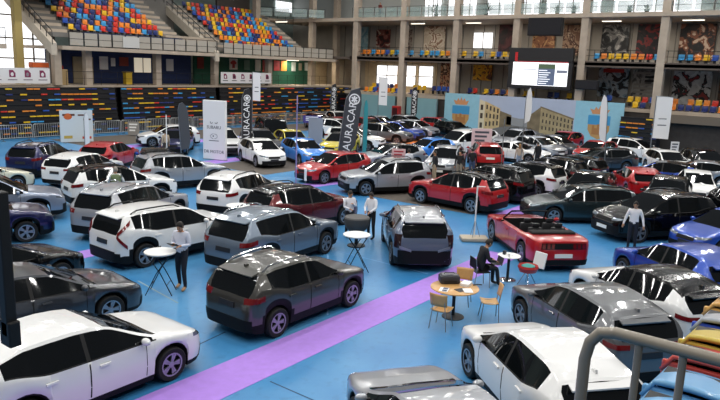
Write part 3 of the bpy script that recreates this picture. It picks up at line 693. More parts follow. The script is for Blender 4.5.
# sloping stair beams with their railings
def beam(x, y0, z0, n, lab):
    d = Vector((0, n * .8, n * .47)); w = .22
    m = MB(); m.poly([(x - w, y0, z0 - .75), (x - w, y0 + d.y, z0 - .75 + d.z), (x - w, y0 + d.y, z0 + .12 + d.z), (x - w, y0, z0 + .12)], (2 * w, 0, 0)); struct('beam_stair', m, mat('concrete_pale', '#bcb1a1', .85, noise=.08))
    railing(lab, (x - .1, y0, z0), (x - .1, y0 + d.y, z0 + d.z), 1.0, n)
beam(25.7, 48.3, 6.7, 11, 'black stair railing rising at the left of the left seat block')
beam(41.1, 48.3, 6.7, 11, 'black stair railing rising between the two seat blocks')
m = MB(); m.box(37.6, 41.8, 55.5, 60.8, 6.7, 12.0); struct('wall_stair_core', m, CONCD)
m = MB(); m.box(36, 41.5, 49.0, 49.6, 7.6, 8.0); struct('slab_landing', m, CONC)
railing('black railing at the landing between the seat blocks', (36.6, 55.4, 11.3), (41.6, 55.4, 11.3), 1.0, 5)
m = MB(); m.rbox(48.5, 53.2, 57, 57.3, 11.2, 13.0, .03); struct('wall_dark_panel', m, mat('brown_grey_panel', '#4c443e', .8))
railing('black railing running above the right seat block', (55, 57, 10.4), (60, 53, 10.4), 1.0, 7)

# boards, posters on the concourse walls
def board(name, lab, cat, x0, x1, z0, z1, y, m, th=.04):
    b = MB(); b.box(x0, x1, y - th, y, z0, z1); return tag(ob(name, b, m), lab, cat)
PURP = mat('logo_purple', '#7c1f4b', .6); LGREY = mat('banner_white', '#dedcdc', .6)
def logo_banner(x0, x1, z0, z1, y, n, lab, col, col2):
    t = tag(board('logo_banner', lab, 'banner', x0, x1, z0, z1, y, LGREY), lab, 'banner')
    h = z1 - z0
    for k in range(n):
        cx = x0 + (x1 - x0) * (k + .5) / n; m = MB()
        m.poly([(cx - .20 * h, y - .05, z0 + .40 * h), (cx - .20 * h, y - .05, z0 + .86 * h), (cx + .05 * h, y - .05, z0 + .86 * h), (cx + .20 * h, y - .05, z0 + .66 * h), (cx + .20 * h, y - .05, z0 + .40 * h)], (0, .006, 0))
        ob('logo', m, col, t)
        m = MB(); m.sphere((cx - .01, y - .05, z0 + .58 * h), (.10 * h, .012, .13 * h), 8, 6); ob('logo_mark', m, LGREY if k % 2 == 0 else col2, t)
        m = MB(); m.box(cx - .3 * h, cx + .3 * h, y - .047, y - .04, z0 + .2 * h, z0 + .27 * h); ob('logo_text_line', m, col2, t)
logo_banner(20.2, 25.7, 3.85, 4.95, 49.15, 5, 'white banner with dark magenta logos on the rail at the far left', PURP, mat('logo_grey', '#8a8088', .6))
logo_banner(42.2, 48.8, 3.95, 4.98, 49.15, 6, 'white banner with six magenta figure logos on the rail before the green wall', PURP, INK)
for i, (x0, x1, z0, z1, c, l) in enumerate(((32.1, 32.9, 4.9, 6.0, LGREY, 'white arched notice, first on the blue wall'), (33.2, 33.6, 5.2, 5.9, LGREY, 'small white notice right of the arched one on the blue wall'), (34.0, 34.9, 5.25, 6.0, mat('poster_red', '#8e3a2c', .7), 'reddish framed picture on the blue wall'),
        (37.6, 38.2, 5.0, 5.9, mat('poster_blue', '#6c88a6', .7), 'pale blue notice on the blue wall right of the window'), (38.9, 39.7, 4.9, 6.0, LGREY, 'white notice last on the blue wall'))):
    board('poster', l, 'poster', x0, x1, z0, z1, 52.96, c)
m = MB(); m.box(35.5, 37.2, 52.9, 52.98, 4.7, 6.0); o = struct('window_2', m, mat('lit_window_warm', '#e8dcc4', .5, emit=.5))
m = MB(); m.box(35.4, 37.3, 52.86, 52.92, 4.62, 4.72); m.box(36.32, 36.38, 52.86, 52.92, 4.7, 6.0); struct('window_frame', m, BLUEW, o)
m = MB(); m.box(29.7, 31.5, 52.9, 53.05, 3.75, 5.9); o = struct('door_1', m, mat('door_beige', '#9b8d72', .6)); m = MB(); m.box(31.2, 31.28, 52.82, 52.9, 4.7, 4.9); ob('door_handle', m, STEEL, o)
for i, (x0, x1, z0, z1, c, l) in enumerate(((42.5, 43.3, 5.2, 6.3, '#7e2a24', 'dark red framed shirt, first on the green wall'), (46.6, 47.7, 5.2, 6.3, '#c9c2ba', 'framed red sports shirt on the green wall'), (48.6, 49.4, 5.2, 6.2, '#5d7a6c', 'grey-green notice on the green wall'), (50.2, 51.0, 5.1, 6.3, '#b9bdb8', 'pale poster on the green wall'),
        (51.3, 52.1, 5.0, 6.3, '#8c2620', 'dark red poster on the green wall'), (53.0, 53.9, 5.2, 6.3, '#a3292c', 'red framed poster right of the column'), (54.1, 55.0, 5.2, 6.3, '#e0842a', 'orange poster on the green wall'), (55.8, 56.5, 5.2, 6.2, '#b9c0ba', 'pale notice after the orange poster'), (57.0, 57.5, 5.3, 6.1, '#a59c86', 'small beige notice near the green wall end'), (58.0, 58.6, 5.3, 6.2, '#c5cac8', 'last pale notice on the green wall'))):
    o = board('poster', l, 'poster', x0, x1, z0, z1, 52.96, mat('poster_%d' % i, c, .7))
    if i == 1:
        m = MB(); cx, cz, y = 47.15, 5.75, 52.90
        m.poly([(cx - .18, y, cz - .4), (cx - .18, y, cz + .05), (cx - .32, y, cz - .05), (cx - .42, y, cz + .15), (cx - .15, y, cz + .38), (cx + .15, y, cz + .38), (cx + .42, y, cz + .15), (cx + .32, y, cz - .05), (cx + .18, y, cz + .05), (cx + .18, y, cz - .4)], (0, .02, 0)); ob('framed_shirt', m, mat('shirt_red', '#a3201f', .7), o)
m = MB(); m.rbox(33.1, 33.7, 50.6, 51.1, 3.72, 4.75, .05); t = tag(ob('litter_bin', m, mat('bin_yellow', '#c9a526', .6)), 'yellow bin standing before the blue wall', 'bin')
m = MB(); m.rbox(33.05, 33.75, 50.55, 51.15, 4.7, 4.8, .03); ob('lid', m, mat('bin_yellow_dark', '#a98a1c', .6), t)
m = MB(); m.rbox(26.75, 27.4, 49.6, 50.1, 3.72, 4.9, .04); t = tag(ob('kiosk_post', m, mat('kiosk_tan', '#a98e62', .7)), 'tan box on the concourse beside the magenta logo banner', 'box')
m = MB(); m.rbox(25.0, 26.2, 50.2, 50.8, 3.72, 5.4, .04); t = tag(ob('information_kiosk', m, LGREY), 'white and orange kiosk behind the magenta logo banner', 'kiosk')
m = MB(); m.box(24.98, 26.22, 50.18, 50.82, 5.0, 5.35); ob('header', m, mat('kiosk_orange', '#d9622a', .6), t)
railing('thin dark railing on the concourse edge above the middle bleacher', (27.2, 49.5, 3.72), (41.8, 49.5, 3.72), 1.05, 10, r=.018)
railing('thin dark railing on the concourse edge right of the magenta figures banner', (49.0, 49.5, 3.72), (58, 49.5, 3.72), 1.05, 7, r=.018)

# ---------------------------------------------------------------- far right side: three storeys of galleries
m = MB(); m.box(59, 59.3, -20, 47.4, 0, 3.1); struct('wall_right_base', m, mat('base_wall_dark', '#3a3532', .9, noise=.15))
m = MB(); m.box(64.5, 64.8, -20, 62, 3.1, 10.9); struct('wall_right', m, GREYW)
m = MB(); m.box(64.5, 64.8, -20, 62, 10.9, 17.5); struct('wall_right_top', m, mat('pale_wall', '#b9bdb9', .8))
m = MB(); m.box(58.9, 64.5, -20, 47.6, 3.0, 3.3); struct('floor_lower_gallery', m, CONC)
m = MB(); m.box(58.1, 64.5, -20, 58, 6.75, 7.0); m.box(58.1, 58.4, -20, 46.4, 6.62, 7.12); struct('floor_middle_gallery', m, mat('gallery_edge_dark', '#5a4f47', .8, noise=.1))
m = MB(); m.box(57.9, 64.5, -20, 58, 10.75, 11.1); struct('floor_upper_gallery', m, CONC)
m = MB(); m.box(50, 58, 55.8, 61, 10.75, 11.05); struct('floor_corner_gallery', m, CONC)
for i, y in enumerate((45.7, 39.5, 33.3, 27.0, 20.7, 14.25, 7.8, 1.4)):
    m = MB(); m.rbox(58.05, 58.75, y - .33, y + .33, 0, 16, .06); struct('column_%d' % (i + 10), m, CONC)
for i, (x, y) in enumerate(((58.4, 52.2), (52.5, 55.2), (62.5, 52))):
    m = MB(); m.rbox(x - .33, x + .33, y - .33, y + .33, 3.7, 16, .06); struct('column_%d' % (i + 20), m, CONC)
m = MB(); m.box(54.5, 58.4, 51.9, 52.5, 6.9, 7.3); struct('beam_corner', m, BEIGE)
# panel joints on the gallery back wall
m = MB()
for k in range(46): m.box(64.42, 64.5, -4 + k * 1.25, -3.96 + k * 1.25, 3.3, 10.7)
struct('trim_wall_joints', m, CONCD)
# bright windows of the right side
def window(i, y0, y1, z0, z1, nx=2, nz=1, x=64.4):
    m = MB(); m.box(x - .04, x, y0, y1, z0, z1); o = struct('window_%d' % i, m, DAY)
    m = MB()
    for k in range(nx + 1): y = lerp(y0, y1, k / nx); m.box(x - .09, x - .04, y - .05, y + .05, z0, z1)
    for k in range(nz + 1): z = lerp(z0, z1, k / nz); m.box(x - .09, x - .04, y0, y1, z - .05, z + .05)
    struct('window_frame', m, GREYW, o)
window(3, 44.2, 47.2, 3.95, 6.25, 2, 2); window(4, 41.7, 43.5, 3.95, 6.3, 1, 2); window(5, 39.4, 41.3, 3.95, 6.3, 1, 2); window(6, 32.4, 34.7, 8.3, 9.95, 2, 1)
for i, (y0, y1) in enumerate(((13, 20.5), (21.5, 27), (27.6, 33.4), (34.5, 38), (38.8, 41))): window(7 + i, y0, y1, 11.3, 14.5, 4, 1)
for i, (x0, x1) in enumerate(((61.2, 64.0), (69.0, 72.4))):
    m = MB(); m.box(x0, x1, 60.82, 60.9, 12.4, 13.7); o = struct('window_%d' % (14 + i), m, DAY)
    m = MB(); m.box(x0, x1, 60.76, 60.82, 12.34, 12.42); m.box(x0, x1, 60.76, 60.82, 13.66, 13.74); struct('window_frame', m, GREYW, o)
m = MB(); m.box(58.8, 64.4, 55, 55.2, 3.72, 6.75); struct('wall_corner', m, BEIGE)
l = bpy.data.lights.new('added_corner_fill', 'AREA'); l.size = 1.5; l.energy = 90; l.color = (1, .86, .65); link('added_corner_fill', l, loc=(60.5, 52.5, 6.5))  # warm fill light added to brighten the beige corner wall, no fixture
m = MB(); m.box(64.43, 64.5, 39.0, 49, 3.3, 6.7); struct('wall_warm_lit', m, BEIGE)
# railings
railing('dark railing of the middle gallery along the right side', (58.25, 2, 7.1), (58.25, 46.2, 7.1), .95, 30, r=.025)
GL = mat('balustrade_glass', '#9fb3ae', .08, alpha=.45)
railing('glass balustrade of the top gallery along the right side', (58.1, 2, 11.1), (58.1, 46.2, 11.1), 1.05, 30, glass=GL, r=.025)
railing('glass balustrade of the top gallery in the far corner', (52.8, 55.6, 11.05), (58, 50, 11.05), 1.0, 4, glass=GL, r=.025)
# gallery seats
BSEAT = {}
def gallery_seat(x, y, z, c, lab, grp):
    if c not in BSEAT:
        t = thing('balcony_seat', lab, 'seat', (x, y, z), 0, grp)
        b = MB(); b.rbox(-.2, .2, -.21, .21, .35, .42, .02); ob('seat', b, SEATC[c], t, True)
        b = MB(); b.rbox(.17, .24, -.23, .23, .40, .82, .025); ob('backrest', b, SEATC[c], t, True)
        b = MB(); b.box(-.05, .1, -.1, .1, 0, .35); ob('bracket', b, BLK, t)
        BSEAT[c] = t
    else:
        q = BSEAT[c]; t = q.copy(); COL.objects.link(t); t.location = (x, y, z); t['label'] = lab; t['group'] = grp
        for ch in q.children: cc = ch.copy(); COL.objects.link(cc); cc.parent = t
n = 0
for k in range(62):
    y = 45.2 - k * .62
    if min(abs(y - q) for q in (39.5, 33.3, 27.0, 20.7, 14.25)) < .45 or 21.6 < y < 27.8: continue
    if random.random() < .16: continue
    c = random.choice((0, 1, 2, 3, 3, 5, 1, 2)); n += 1
    gallery_seat(59.0, y, 7.0, c, '%s seat behind the middle gallery railing, %s from the far corner' % (SEATN[c], ORD[n - 1] if n <= 30 else 'number %d' % n), 'middle gallery seats')
for r, (x, z) in enumerate(((59.9, 3.45), (59.35, 3.0))):
    n = 0
    for k in range(62):
        y = 45.0 - k * .6
        if min(abs(y - q) for q in (39.5, 33.3, 27.0, 20.7, 14.25)) < .45 or (r == 1 and 16.5 < y < 38.5): continue
        if random.random() < .2: continue
        c = random.choice((0, 1, 2, 4, 4, 5, 2, 1)); n += 1
        gallery_seat(x, y, z, c, '%s seat, %s from the far corner, %s row above painted panels' % (SEATN[c], ORD[n - 1] if n <= 30 else 'number %d' % n, ('rear', 'front')[r]), 'lower gallery seats')
# pictures on the gallery back wall: (y0, y1, z0, z1, colours, label)
PICS = [(48.6, 50.1, 8.0, 10.6, ('#4d7d92', '#76a0ab', '#9fb9bb'), 'pale blue picture first on the middle gallery wall'), (45.4, 47.4, 8.2, 10.3, ('#2c1413', '#5b1c18', '#8a5146', '#c4b1a0'), 'dark red picture second on the middle gallery wall'),
    (38.1, 40.8, 7.8, 10.6, ('#a99a88', '#bcae9d', '#7a5c4a', '#d1c6b7'), 'beige picture of brown strokes on the middle gallery wall'), (42.4, 43.6, 7.9, 10.3, ('#5d4a42', '#8b8177', '#4a2d28', '#b7ada0'), 'narrow brown picture behind the second gallery column'), (30.1, 31.7, 8.0, 10.7, ('#1f1114', '#3a1518', '#56262a'), 'tall dark red picture on the middle gallery'),
    (25.7, 28.0, 7.9, 9.6, ('#5b3525', '#8a5a3c', '#b98e5e', '#3a2a26'), 'brown landscape picture under the black loudspeaker'), (23.0, 24.9, 7.7, 10.6, ('#7d5944', '#a5846a', '#5a3a2f', '#c2a78b'), 'brown picture of crossed strokes right of the loudspeaker'), (18.7, 21.2, 7.7, 10.6, ('#131315', '#2a2a2d', '#6f6d6b', '#a8a4a0'), 'black and grey picture on the middle gallery'),
    (15.9, 18.0, 7.7, 10.6, ('#171415', '#2c2022', '#7e2221', '#4a3a3a'), 'black picture with red figure on the middle gallery'), (11.6, 14.4, 7.5, 10.6, ('#120f10', '#2b1a17', '#7d4a34', '#c9b09a'), 'black picture with pale figures at the right of the middle gallery'),
    (32.2, 34.4, 5.0, 6.6, ('#d98a1e', '#e8b12c', '#5b2c14', '#c4761c'), 'orange animal face picture on the lower gallery'), (18.3, 21.1, 4.0, 6.7, ('#25282b', '#8fa3b3', '#b9c2c8', '#3a3032'), 'black and pale picture with red heading on the lower gallery'), (15.8, 18.0, 3.9, 6.6, ('#a3a09b', '#b9b6b0', '#5d5a58'), 'grey sheet with dark photos on the lower gallery'),
    (11.4, 14.5, 3.7, 6.6, ('#d9d8d5', '#c5c3c0', '#1d1b1c', '#8b2320'), 'white picture with black and red blots on the lower gallery'), (8.4, 10.8, 3.7, 6.6, ('#2a1f1d', '#6b4a2e', '#151213'), 'dark picture cut by the right picture edge'), (36.2, 38.4, 3.8, 6.7, ('#6b2a20', '#b98a6a', '#4a3028', '#d1b79f'), 'red-brown posters on the pale wall of the lower gallery'), (29.0, 30.2, 3.8, 6.7, ('#24201f', '#3b3431', '#5d534d'), 'narrow dark poster left of the big screen')]
for i, (y0, y1, z0, z1, cs, l) in enumerate(PICS):
    xw = 64.28
    m = MB(); m.box(xw - .06, xw, y0, y1, z0, z1)
    o = tag(ob('wall_picture', m, art('picture_%d' % i, cs, 1.1, i)), l, 'picture')
    if i == 11:
        m = MB(); m.box(xw - .08, xw - .06, y0 + .5, y1 - .4, z1 - .45, z1 - .1); ob('red_heading', m, mat('heading_red', '#c8322c', .6), o)
    if i == 12:
        for k in range(7): m = MB(); m.box(xw - .08, xw - .06, y0 + .15, y1 - 1.1 if k in (1, 2) else y1 - .2, z1 - .4 - k * .34, z1 - .22 - k * .34); ob('print_line', m, INK if k in (1, 2) else GREYW, o)
# tube lights under the slabs
TUBE = mat('lit_tube', '#fff6e0', .4, emit=2.5)
for i, (x, y, z) in enumerate(((61, 39.6, 10.66), (61, 33.0, 10.66), (61, 26.0, 10.66), (61, 19.4, 10.66), (61, 12.8, 10.66), (56, 54.8, 10.66), (57.0, 53, 6.65), (55.0, 52, 6.4))):
    m = MB(); m.box(x - .15, x + .15, y - .85, y + .85, z, z + .09); t = tag(ob('tube_light', m, WHITE), 'white tube light under the gallery slab, %s from the right along the side' % ORD[[4, 3, 2, 1, 0, 5, 6, 7][i]], 'lamp', 'tube lights under the galleries')
    m = MB(); m.box(x - .11, x + .11, y - .8, y + .8, z - .05, z); ob('lit_tube', m, TUBE, t)
    l = bpy.data.lights.new('tube_glow', 'AREA'); l.shape = 'RECTANGLE'; l.size = .3; l.size_y = 1.6; l.energy = 120; l.color = (1, .93, .8); link('tube_glow', l, loc=(x, y, z - .08))
l = bpy.data.lights.new('warm_gallery_glow', 'AREA'); l.size = 2; l.energy = 160; l.color = (1, .86, .65); link('warm_gallery_glow', l, loc=(61.5, 43, 6.5))
# plants on the top gallery
LEAFG = mat('plant_green', '#2f4a2c', .7)
for i, (y, h) in enumerate(((36.6, 1.5), (31.0, 1.5), (23.9, .7), (22.4, .7), (25.3, 1.3), (17.6, .5), (16.2, .5))):
    t = thing('potted_plant', 'green potted plant on the top gallery, %s from the left' % ORD[[0, 1, 3, 4, 2, 5, 6][i]], 'plant', (59.7, y, 11.1), 0, 'top gallery plants')
    m = MB(); m.lathe([(0, 0), (.16, 0), (.22, .4), (.18, .4), (0, .36)], 12); ob('pot', m, BLK, t)
    m = MB()
    for k in range(26):
        a = random.random() * 6.28; e = R(random.uniform(20, 80)); ln = h * random.uniform(.5, 1); d = Vector((math.cos(a) * math.cos(e), math.sin(a) * math.cos(e), math.sin(e))); s = d.cross(Vector((0, 0, 1))).normalized() * .06
        b = Vector((0, 0, .38)); tip = b + d * ln; md = b + d * ln * .55
        m.add([b, md + s, tip, md - s, md + Vector((0, 0, .02))], [(0, 1, 4), (1, 2, 4), (2, 3, 4), (3, 0, 4)])
    ob('leaves', m, LEAFG, t)
# screen and loudspeakers
t = thing('led_screen', 'big lit screen showing white pages and a dark text column on the gallery front', 'screen', (57.6, 24.35, 0))
m = MB(); m.rbox(-.1, .35, -3.1, 2.9, 6.95, 8.15, .04); m.rbox(-.05, .35, -3.1, 2.9, 4.55, 6.95, .04); ob('housing', m, mat('screen_housing', '#131215', .5), t)
m = MB(); m.box(-.09, -.05, -2.75, 2.4, 4.85, 6.88); s = ob('display', m, mat('screen_white', '#f2f4f6', .3, emit=1.1), t)
m = MB(); m.box(-.10, -.09, -1.6, -.05, 4.9, 6.75); ob('text_column', m, mat('screen_slate', '#5f6b85', .3, emit=.25), t)
m = MB(); m.box(-.105, -.10, -1.6, -.05, 6.35, 6.75); ob('green_picture', m, mat('screen_green', '#53654c', .3, emit=.3), t)
for k in range(7): m = MB(); m.box(-.105, -.10, -.9 - .3 * ((k * 7) % 3) / 2, -.12, 5.02 + k * .19, 5.09 + k * .19); ob('text_line', m, mat('screen_text', '#e4e8ee', .3, emit=.9), t)
m = MB(); m.box(-.10, -.09, -2.7, -1.75, 6.0, 6.25); ob('logo_line', m, mat('screen_grey', '#7a8090', .3, emit=.3), t)
m = MB(); m.box(-.10, -.09, .1, 2.35, 6.22, 6.28); ob('rule_line', m, mat('screen_grey', '#7a8090'), t)
m = MB(); m.box(-.12, -.05, -2.75, 2.0, 6.9, 6.97); m.box(-.12, -.08, 2.0, 2.25, 6.95, 7.75); ob('red_edge', m, mat('edge_red', '#c31a22', .4), t)
m = MB(); m.rbox(57.4, 58.0, 22.5, 25.6, 9.2, 10.75, .05); t = tag(ob('loudspeaker', m, mat('speaker_black', '#121114', .8)), 'wide black box hanging above the big screen', 'loudspeaker')
m = MB(); m.box(57.36, 57.41, 22.6, 25.5, 9.3, 10.65); ob('grille', m, mat('speaker_grille', '#1b1a1e', .9), t)
m = MB(); m.rbox(57.6, 58.0, 18.9, 20.9, 4.7, 5.5, .04); t = tag(ob('loudspeaker', m, MATS['speaker_black']), 'small black box beside the column right of the screen', 'loudspeaker')
m = MB(); m.box(57.56, 57.61, 19.0, 20.8, 4.78, 5.42); ob('grille', m, MATS['speaker_grille'], t)

# painted panels along the right side
SKYB = mat('panel_sky_blue', '#8cbccb', .7, noise=.04); PAPER = mat('mural_sky', '#a9b1c2', .7, noise=.06, nscale=.6)
def panel(lab, y0, y1, m0):
    t = thing('painted_panel', lab, 'panel', (58.0, 0, 0)); b = MB(); b.box(-.06, 0, y0, y1, .05, 3.72); ob('canvas', b, m0, t); return t
def flat(t, name, pts, m, lay=0):
    b = MB(); b.poly([(-.068 - lay * .006, y, z) for y, z in pts], (.006, 0, 0)); ob(name, b, m, t)
def crest(t, c):
    OR = mat('crest_orange', '#c58a5e', .7); GOLD = mat('crest_gold', '#b88d54', .7)
    flat(t, 'shield', [(c - .95, 2.45), (c + .95, 2.45), (c + .92, 1.3), (c + .6, .75), (c, .5), (c - .6, .75), (c - .92, 1.3)], GOLD)
    flat(t, 'shield_chief', [(c - .95, 1.75), (c + .95, 1.75), (c + .95, 2.55), (c - .95, 2.55)], mat('crest_blue', '#3c8fbd', .7), 1)
    flat(t, 'castle', [(c - .55, .9), (c + .55, .9), (c + .55, 1.7), (c + .35, 1.7), (c + .35, 1.45), (c + .12, 1.45), (c + .12, 1.8), (c - .12, 1.8), (c - .12, 1.45), (c - .35, 1.45), (c - .35, 1.7), (c - .55, 1.7)], mat('crest_brown', '#a5713f', .7), 2)
    flat(t, 'crown', [(c - .62, 2.66), (c + .62, 2.66), (c + .85, 3.1), (c + .5, 3.0), (c + .36, 3.3), (c + .15, 3.05), (c, 3.4), (c - .15, 3.05), (c - .36, 3.3), (c - .5, 3.0), (c - .85, 3.1)], OR)
t = panel('sky blue panel with a painted city crest, left of the street mural', 30.15, 33.95, SKYB); crest(t, 32.1)
t = panel('sky blue panel with a painted city crest, right of the palace mural', 16.6, 20.75, SKYB); crest(t, 18.6)
t = panel('long painted mural of street houses and a palace under a pale sky', 20.75, 30.15, PAPER)
HO = mat('mural_ochre', '#c2a878', .75, noise=.2, nscale=2); HD = mat('mural_brown', '#76664c', .75, noise=.2, nscale=2); HL = mat('mural_cream', '#cfc3a3', .75); HW = mat('mural_window_dark', '#453a30', .75); GS = mat('mural_street', '#6f6c68', .8)
flat(t, 'street', [(30.1, .06), (20.8, .06), (20.8, .5), (25.4, 1.15), (27, 1.15), (30.1, .4)], GS)
flat(t, 'far_houses', [(27.2, 1.1), (27.2, 1.9), (25.9, 1.75), (25.0, 1.8), (24.9, 1.0)], mat('mural_far', '#8f8d8a', .8), 1)
flat(t, 'corner_house', [(30.1, .3), (30.1, 3.3), (29.5, 3.1), (29.5, .35)], HL, 1)
flat(t, 'street_house', [(29.5, .35), (29.5, 3.15), (27.9, 2.55), (27.9, .8)], HO, 1)
flat(t, 'street_house', [(27.9, .8), (27.9, 2.35), (26.7, 2.0), (26.7, .98)], HD, 1)
flat(t, 'palace_side', [(23.9, 2.95), (25.1, 2.0), (25.1, .95), (23.9, .7)], HD, 2)
flat(t, 'palace_front', [(23.9, 2.95), (23.9, .6), (20.85, .45), (20.85, 2.05)], mat('mural_palace', '#9d8b66', .75, noise=.2, nscale=2), 2)
flat(t, 'palace_roof', [(23.95, 3.02), (23.95, 2.9), (20.8, 2.0), (20.8, 2.14)], HD, 3)
for r in range(3):
    for k in range(9):
        y = 23.7 - k * .34; tt = (23.9 - y) / 3.05; z = lerp(.95 + r * .62, .75 + r * .43, tt)
        flat(t, 'painted_window', [(y, z), (y - .13, z), (y - .13, z + .3), (y, z + .32)], HW, 3)
    for k in range(4):
        y = 29.35 - k * .38; tt = k / 4; z = lerp(.8 + r * .8, 1.0 + r * .5, tt); flat(t, 'painted_window', [(y, z), (y - .17, z), (y - .17, z + .4), (y, z + .45)], HW, 3)
for z in (.6, 1.5, 2.3): flat(t, 'painted_window', [(29.95, z), (29.68, z), (29.68, z + .5), (29.95, z + .5)], HW, 3)
# under the gallery, right of the panels: folded bleacher and dark recess
Mr = Matrix.Translation((58.45, 13.55, 0)) @ Matrix.Rotation(R(-90), 4, 'Z') @ Matrix.Translation((-3.0, -.05, 0))
bleacher(0, 3.0, 'small dark folded bleacher with yellow seat edges right of the second crest panel', 7, 2.7, 0, Matrix.Translation((56.5, 16.5, 0)) @ Matrix.Rotation(R(-90), 4, 'Z'), 100, .5)
m = MB(); m.box(60.9, 61.0, -14, 13.4, 0, 3.0); struct('wall_blue_recess', m, mat('recess_blue', '#16204a', .8))
m = MB(); m.box(58.4, 59, -20, 13.4, 2.35, 3.0); struct('lintel_recess', m, mat('lintel_brown', '#6b5f52', .8))
m = MB(); m.box(58.5, 58.58, 4.9, 6.6, .2, 2.3); tag(ob('notice_board', m, mat('notice_board_grey', '#55524e', .8)), 'grey notice board at the right edge of the dark blue recess', 'board')
# under the gallery, left of the panels
m = MB(); m.box(58.55, 58.7, 35.2, 38.9, .3, 3.0); struct('wall_teal', m, TEAL)
m = MB(); m.box(58.7, 58.9, 40.5, 45.2, .3, 3.0); struct('wall_teal_left', m, TEAL)
m = MB(); m.rbox(57.0, 57.6, 38.9, 39.7, 0, 2.1, .05); t = tag(ob('drinks_machine', m, mat('machine_red', '#b01c1c', .5)), 'red machine in the corner below the gallery', 'machine')
m = MB(); m.box(56.97, 57.0, 39.0, 39.6, .8, 1.9); ob('front_panel', m, mat('machine_dark', '#401012', .4), t)
# ---------------------------------------------------------------- near walls
m = MB(); m.box(-12.3, -12, -22, 60, 0, 14); struct('wall_near', m, CONCD)
m = MB(); m.box(-12, 66, -22.3, -22, 0, 14); struct('wall_near_right', m, CONCD)
# ---------------------------------------------------------------- tables, chairs
WTOP = mat('white_table_top', '#e4e4e2', .4); DSTEEL = mat('dark_tube', '#22252c', .4, .6); WOODL = mat('light_wood', '#c99a5e', .45, coat=.3, noise=.1, nscale=5)
def folding_table(x, y, rz, lab):
    t = thing('standing_table', lab, 'table', (x, y, 0), rz, 'white standing tables')
    m = MB(); m.lathe([(0, 1.06), (.36, 1.06), (.395, 1.075), (.40, 1.09), (.395, 1.105), (0, 1.11)], 32); ob('table_top', m, WTOP, t, True)
    for s in (-1, 1):
        for q in (-1, 1):
            m = MB(); m.tube([(q * .27, s * .22 + .0, 1.06), (-q * .05, s * .22, .58), (-q * .33, s * .24, .012)], .013, 6); ob('leg', m, DSTEEL, t)
    for q in (-1, 1): m = MB(); m.tube([(q * .2, -.23, .28), (q * .2, .23, .28)], .011, 6); ob('crossbar', m, DSTEEL, t)
folding_table(9.78, 13.72, R(-50), 'white round standing table with dark crossed legs beside the man with tablet')
folding_table(14.75, 11.3, R(-40), 'white round standing table with crossed legs between crossover nose and boxy electric crossover')
folding_table(15.0, 16.62, R(-30), 'white round standing table half hidden behind the blue-silver crossover')
def pedestal(name, lab, x, y, h, rad, top, base_r, thick=.035):
    t = thing(name, lab, 'table', (x, y, 0))
    m = MB(); m.lathe([(0, h - thick), (rad - .02, h - thick), (rad, h - thick * .6), (rad, h - .005), (rad - .01, h), (0, h)], 36); ob('table_top', m, top, t, True)
    m = MB(); m.tube([(0, 0, .03), (0, 0, h - thick)], .04, 12); ob('pedestal', m, BLK, t, True)
    m = MB(); m.lathe([(0, 0), (base_r, 0), (base_r, .015), (base_r * .5, .03), (.05, .05), (0, .05)], 28); ob('foot_plate', m, BLK if top is WOODL else CHROME, t, True)
    return t
pedestal('round_table', 'round light wooden table with printer and papers beside the purple carpet', 13.5, 7.33, .75, .58, WOODL, .27)
pedestal('bistro_table', 'small white bistro table with chrome foot beside the seated man', 17.12, 7.62, .74, .33, WTOP, .24, .025)
m = MB(); m.lathe([(0, .75), (.48, .75)], 30)
def chair(x, y, rz, lab):
    t = thing('wooden_chair', lab, 'chair', (x, y, 0), rz, 'wooden chairs round the wooden table')
    m = MB(); n = 6
    vs = []; 
    for i in range(n + 1):
        u = i / n; z = .45 + (.03 * (2 * abs(u - .5)) ** 2)
        for k in range(5): v = k / 4 - .5; vs.append((-.2 + .4 * u, v * .42, z - .02 * (1 - (2 * v) ** 2)))
    fs = [(i * 5 + k, i * 5 + k + 1, (i + 1) * 5 + k + 1, (i + 1) * 5 + k) for i in range(n) for k in range(4)]
    m.add(vs, fs); me = m; o = ob('seat', me, WOODL, t, True); sm = o.modifiers.new('thick', 'SOLIDIFY'); sm.thickness = .014
    m = MB(); vs = []
    for i in range(6):
        u = i / 5
        for k in range(7): v = k / 6 - .5; w = .40 + .04 * u; vs.append((-.21 - .06 * u - .035 * (1 - (2 * v) ** 2), v * w, .58 + .30 * u))
    m.add(vs, [(i * 7 + k, i * 7 + k + 1, (i + 1) * 7 + k + 1, (i + 1) * 7 + k) for i in range(5) for k in range(6)]); o = ob('backrest', m, WOODL, t, True); sm = o.modifiers.new('thick', 'SOLIDIFY'); sm.thickness = .014
    for s in (-1, 1):
        m = MB(); m.tube([(.15, s * .14, .44), (.21, s * .21, .0)], .011, 6); ob('leg', m, STEEL, t)
        m = MB(); m.tube([(-.24, s * .15, .70), (-.20, s * .16, .45), (-.22, s * .21, .0)], .011, 6); ob('leg', m, STEEL, t)
    m = MB(); m.tube([(.15, -.14, .44), (-.20, -.16, .44), (-.20, .16, .44), (.15, .14, .44)], .011, 6); ob('seat_frame', m, STEEL, t)
    return t
chair(12.72, 7.2, R(8), 'light wooden chair with its back to the viewer at the round wooden table')
chair(14.45, 7.62, R(200), 'light wooden chair behind the printer at the round wooden table')
chair(13.95, 6.62, R(125), 'light wooden chair right of the round wooden table, beside the grey car nose')
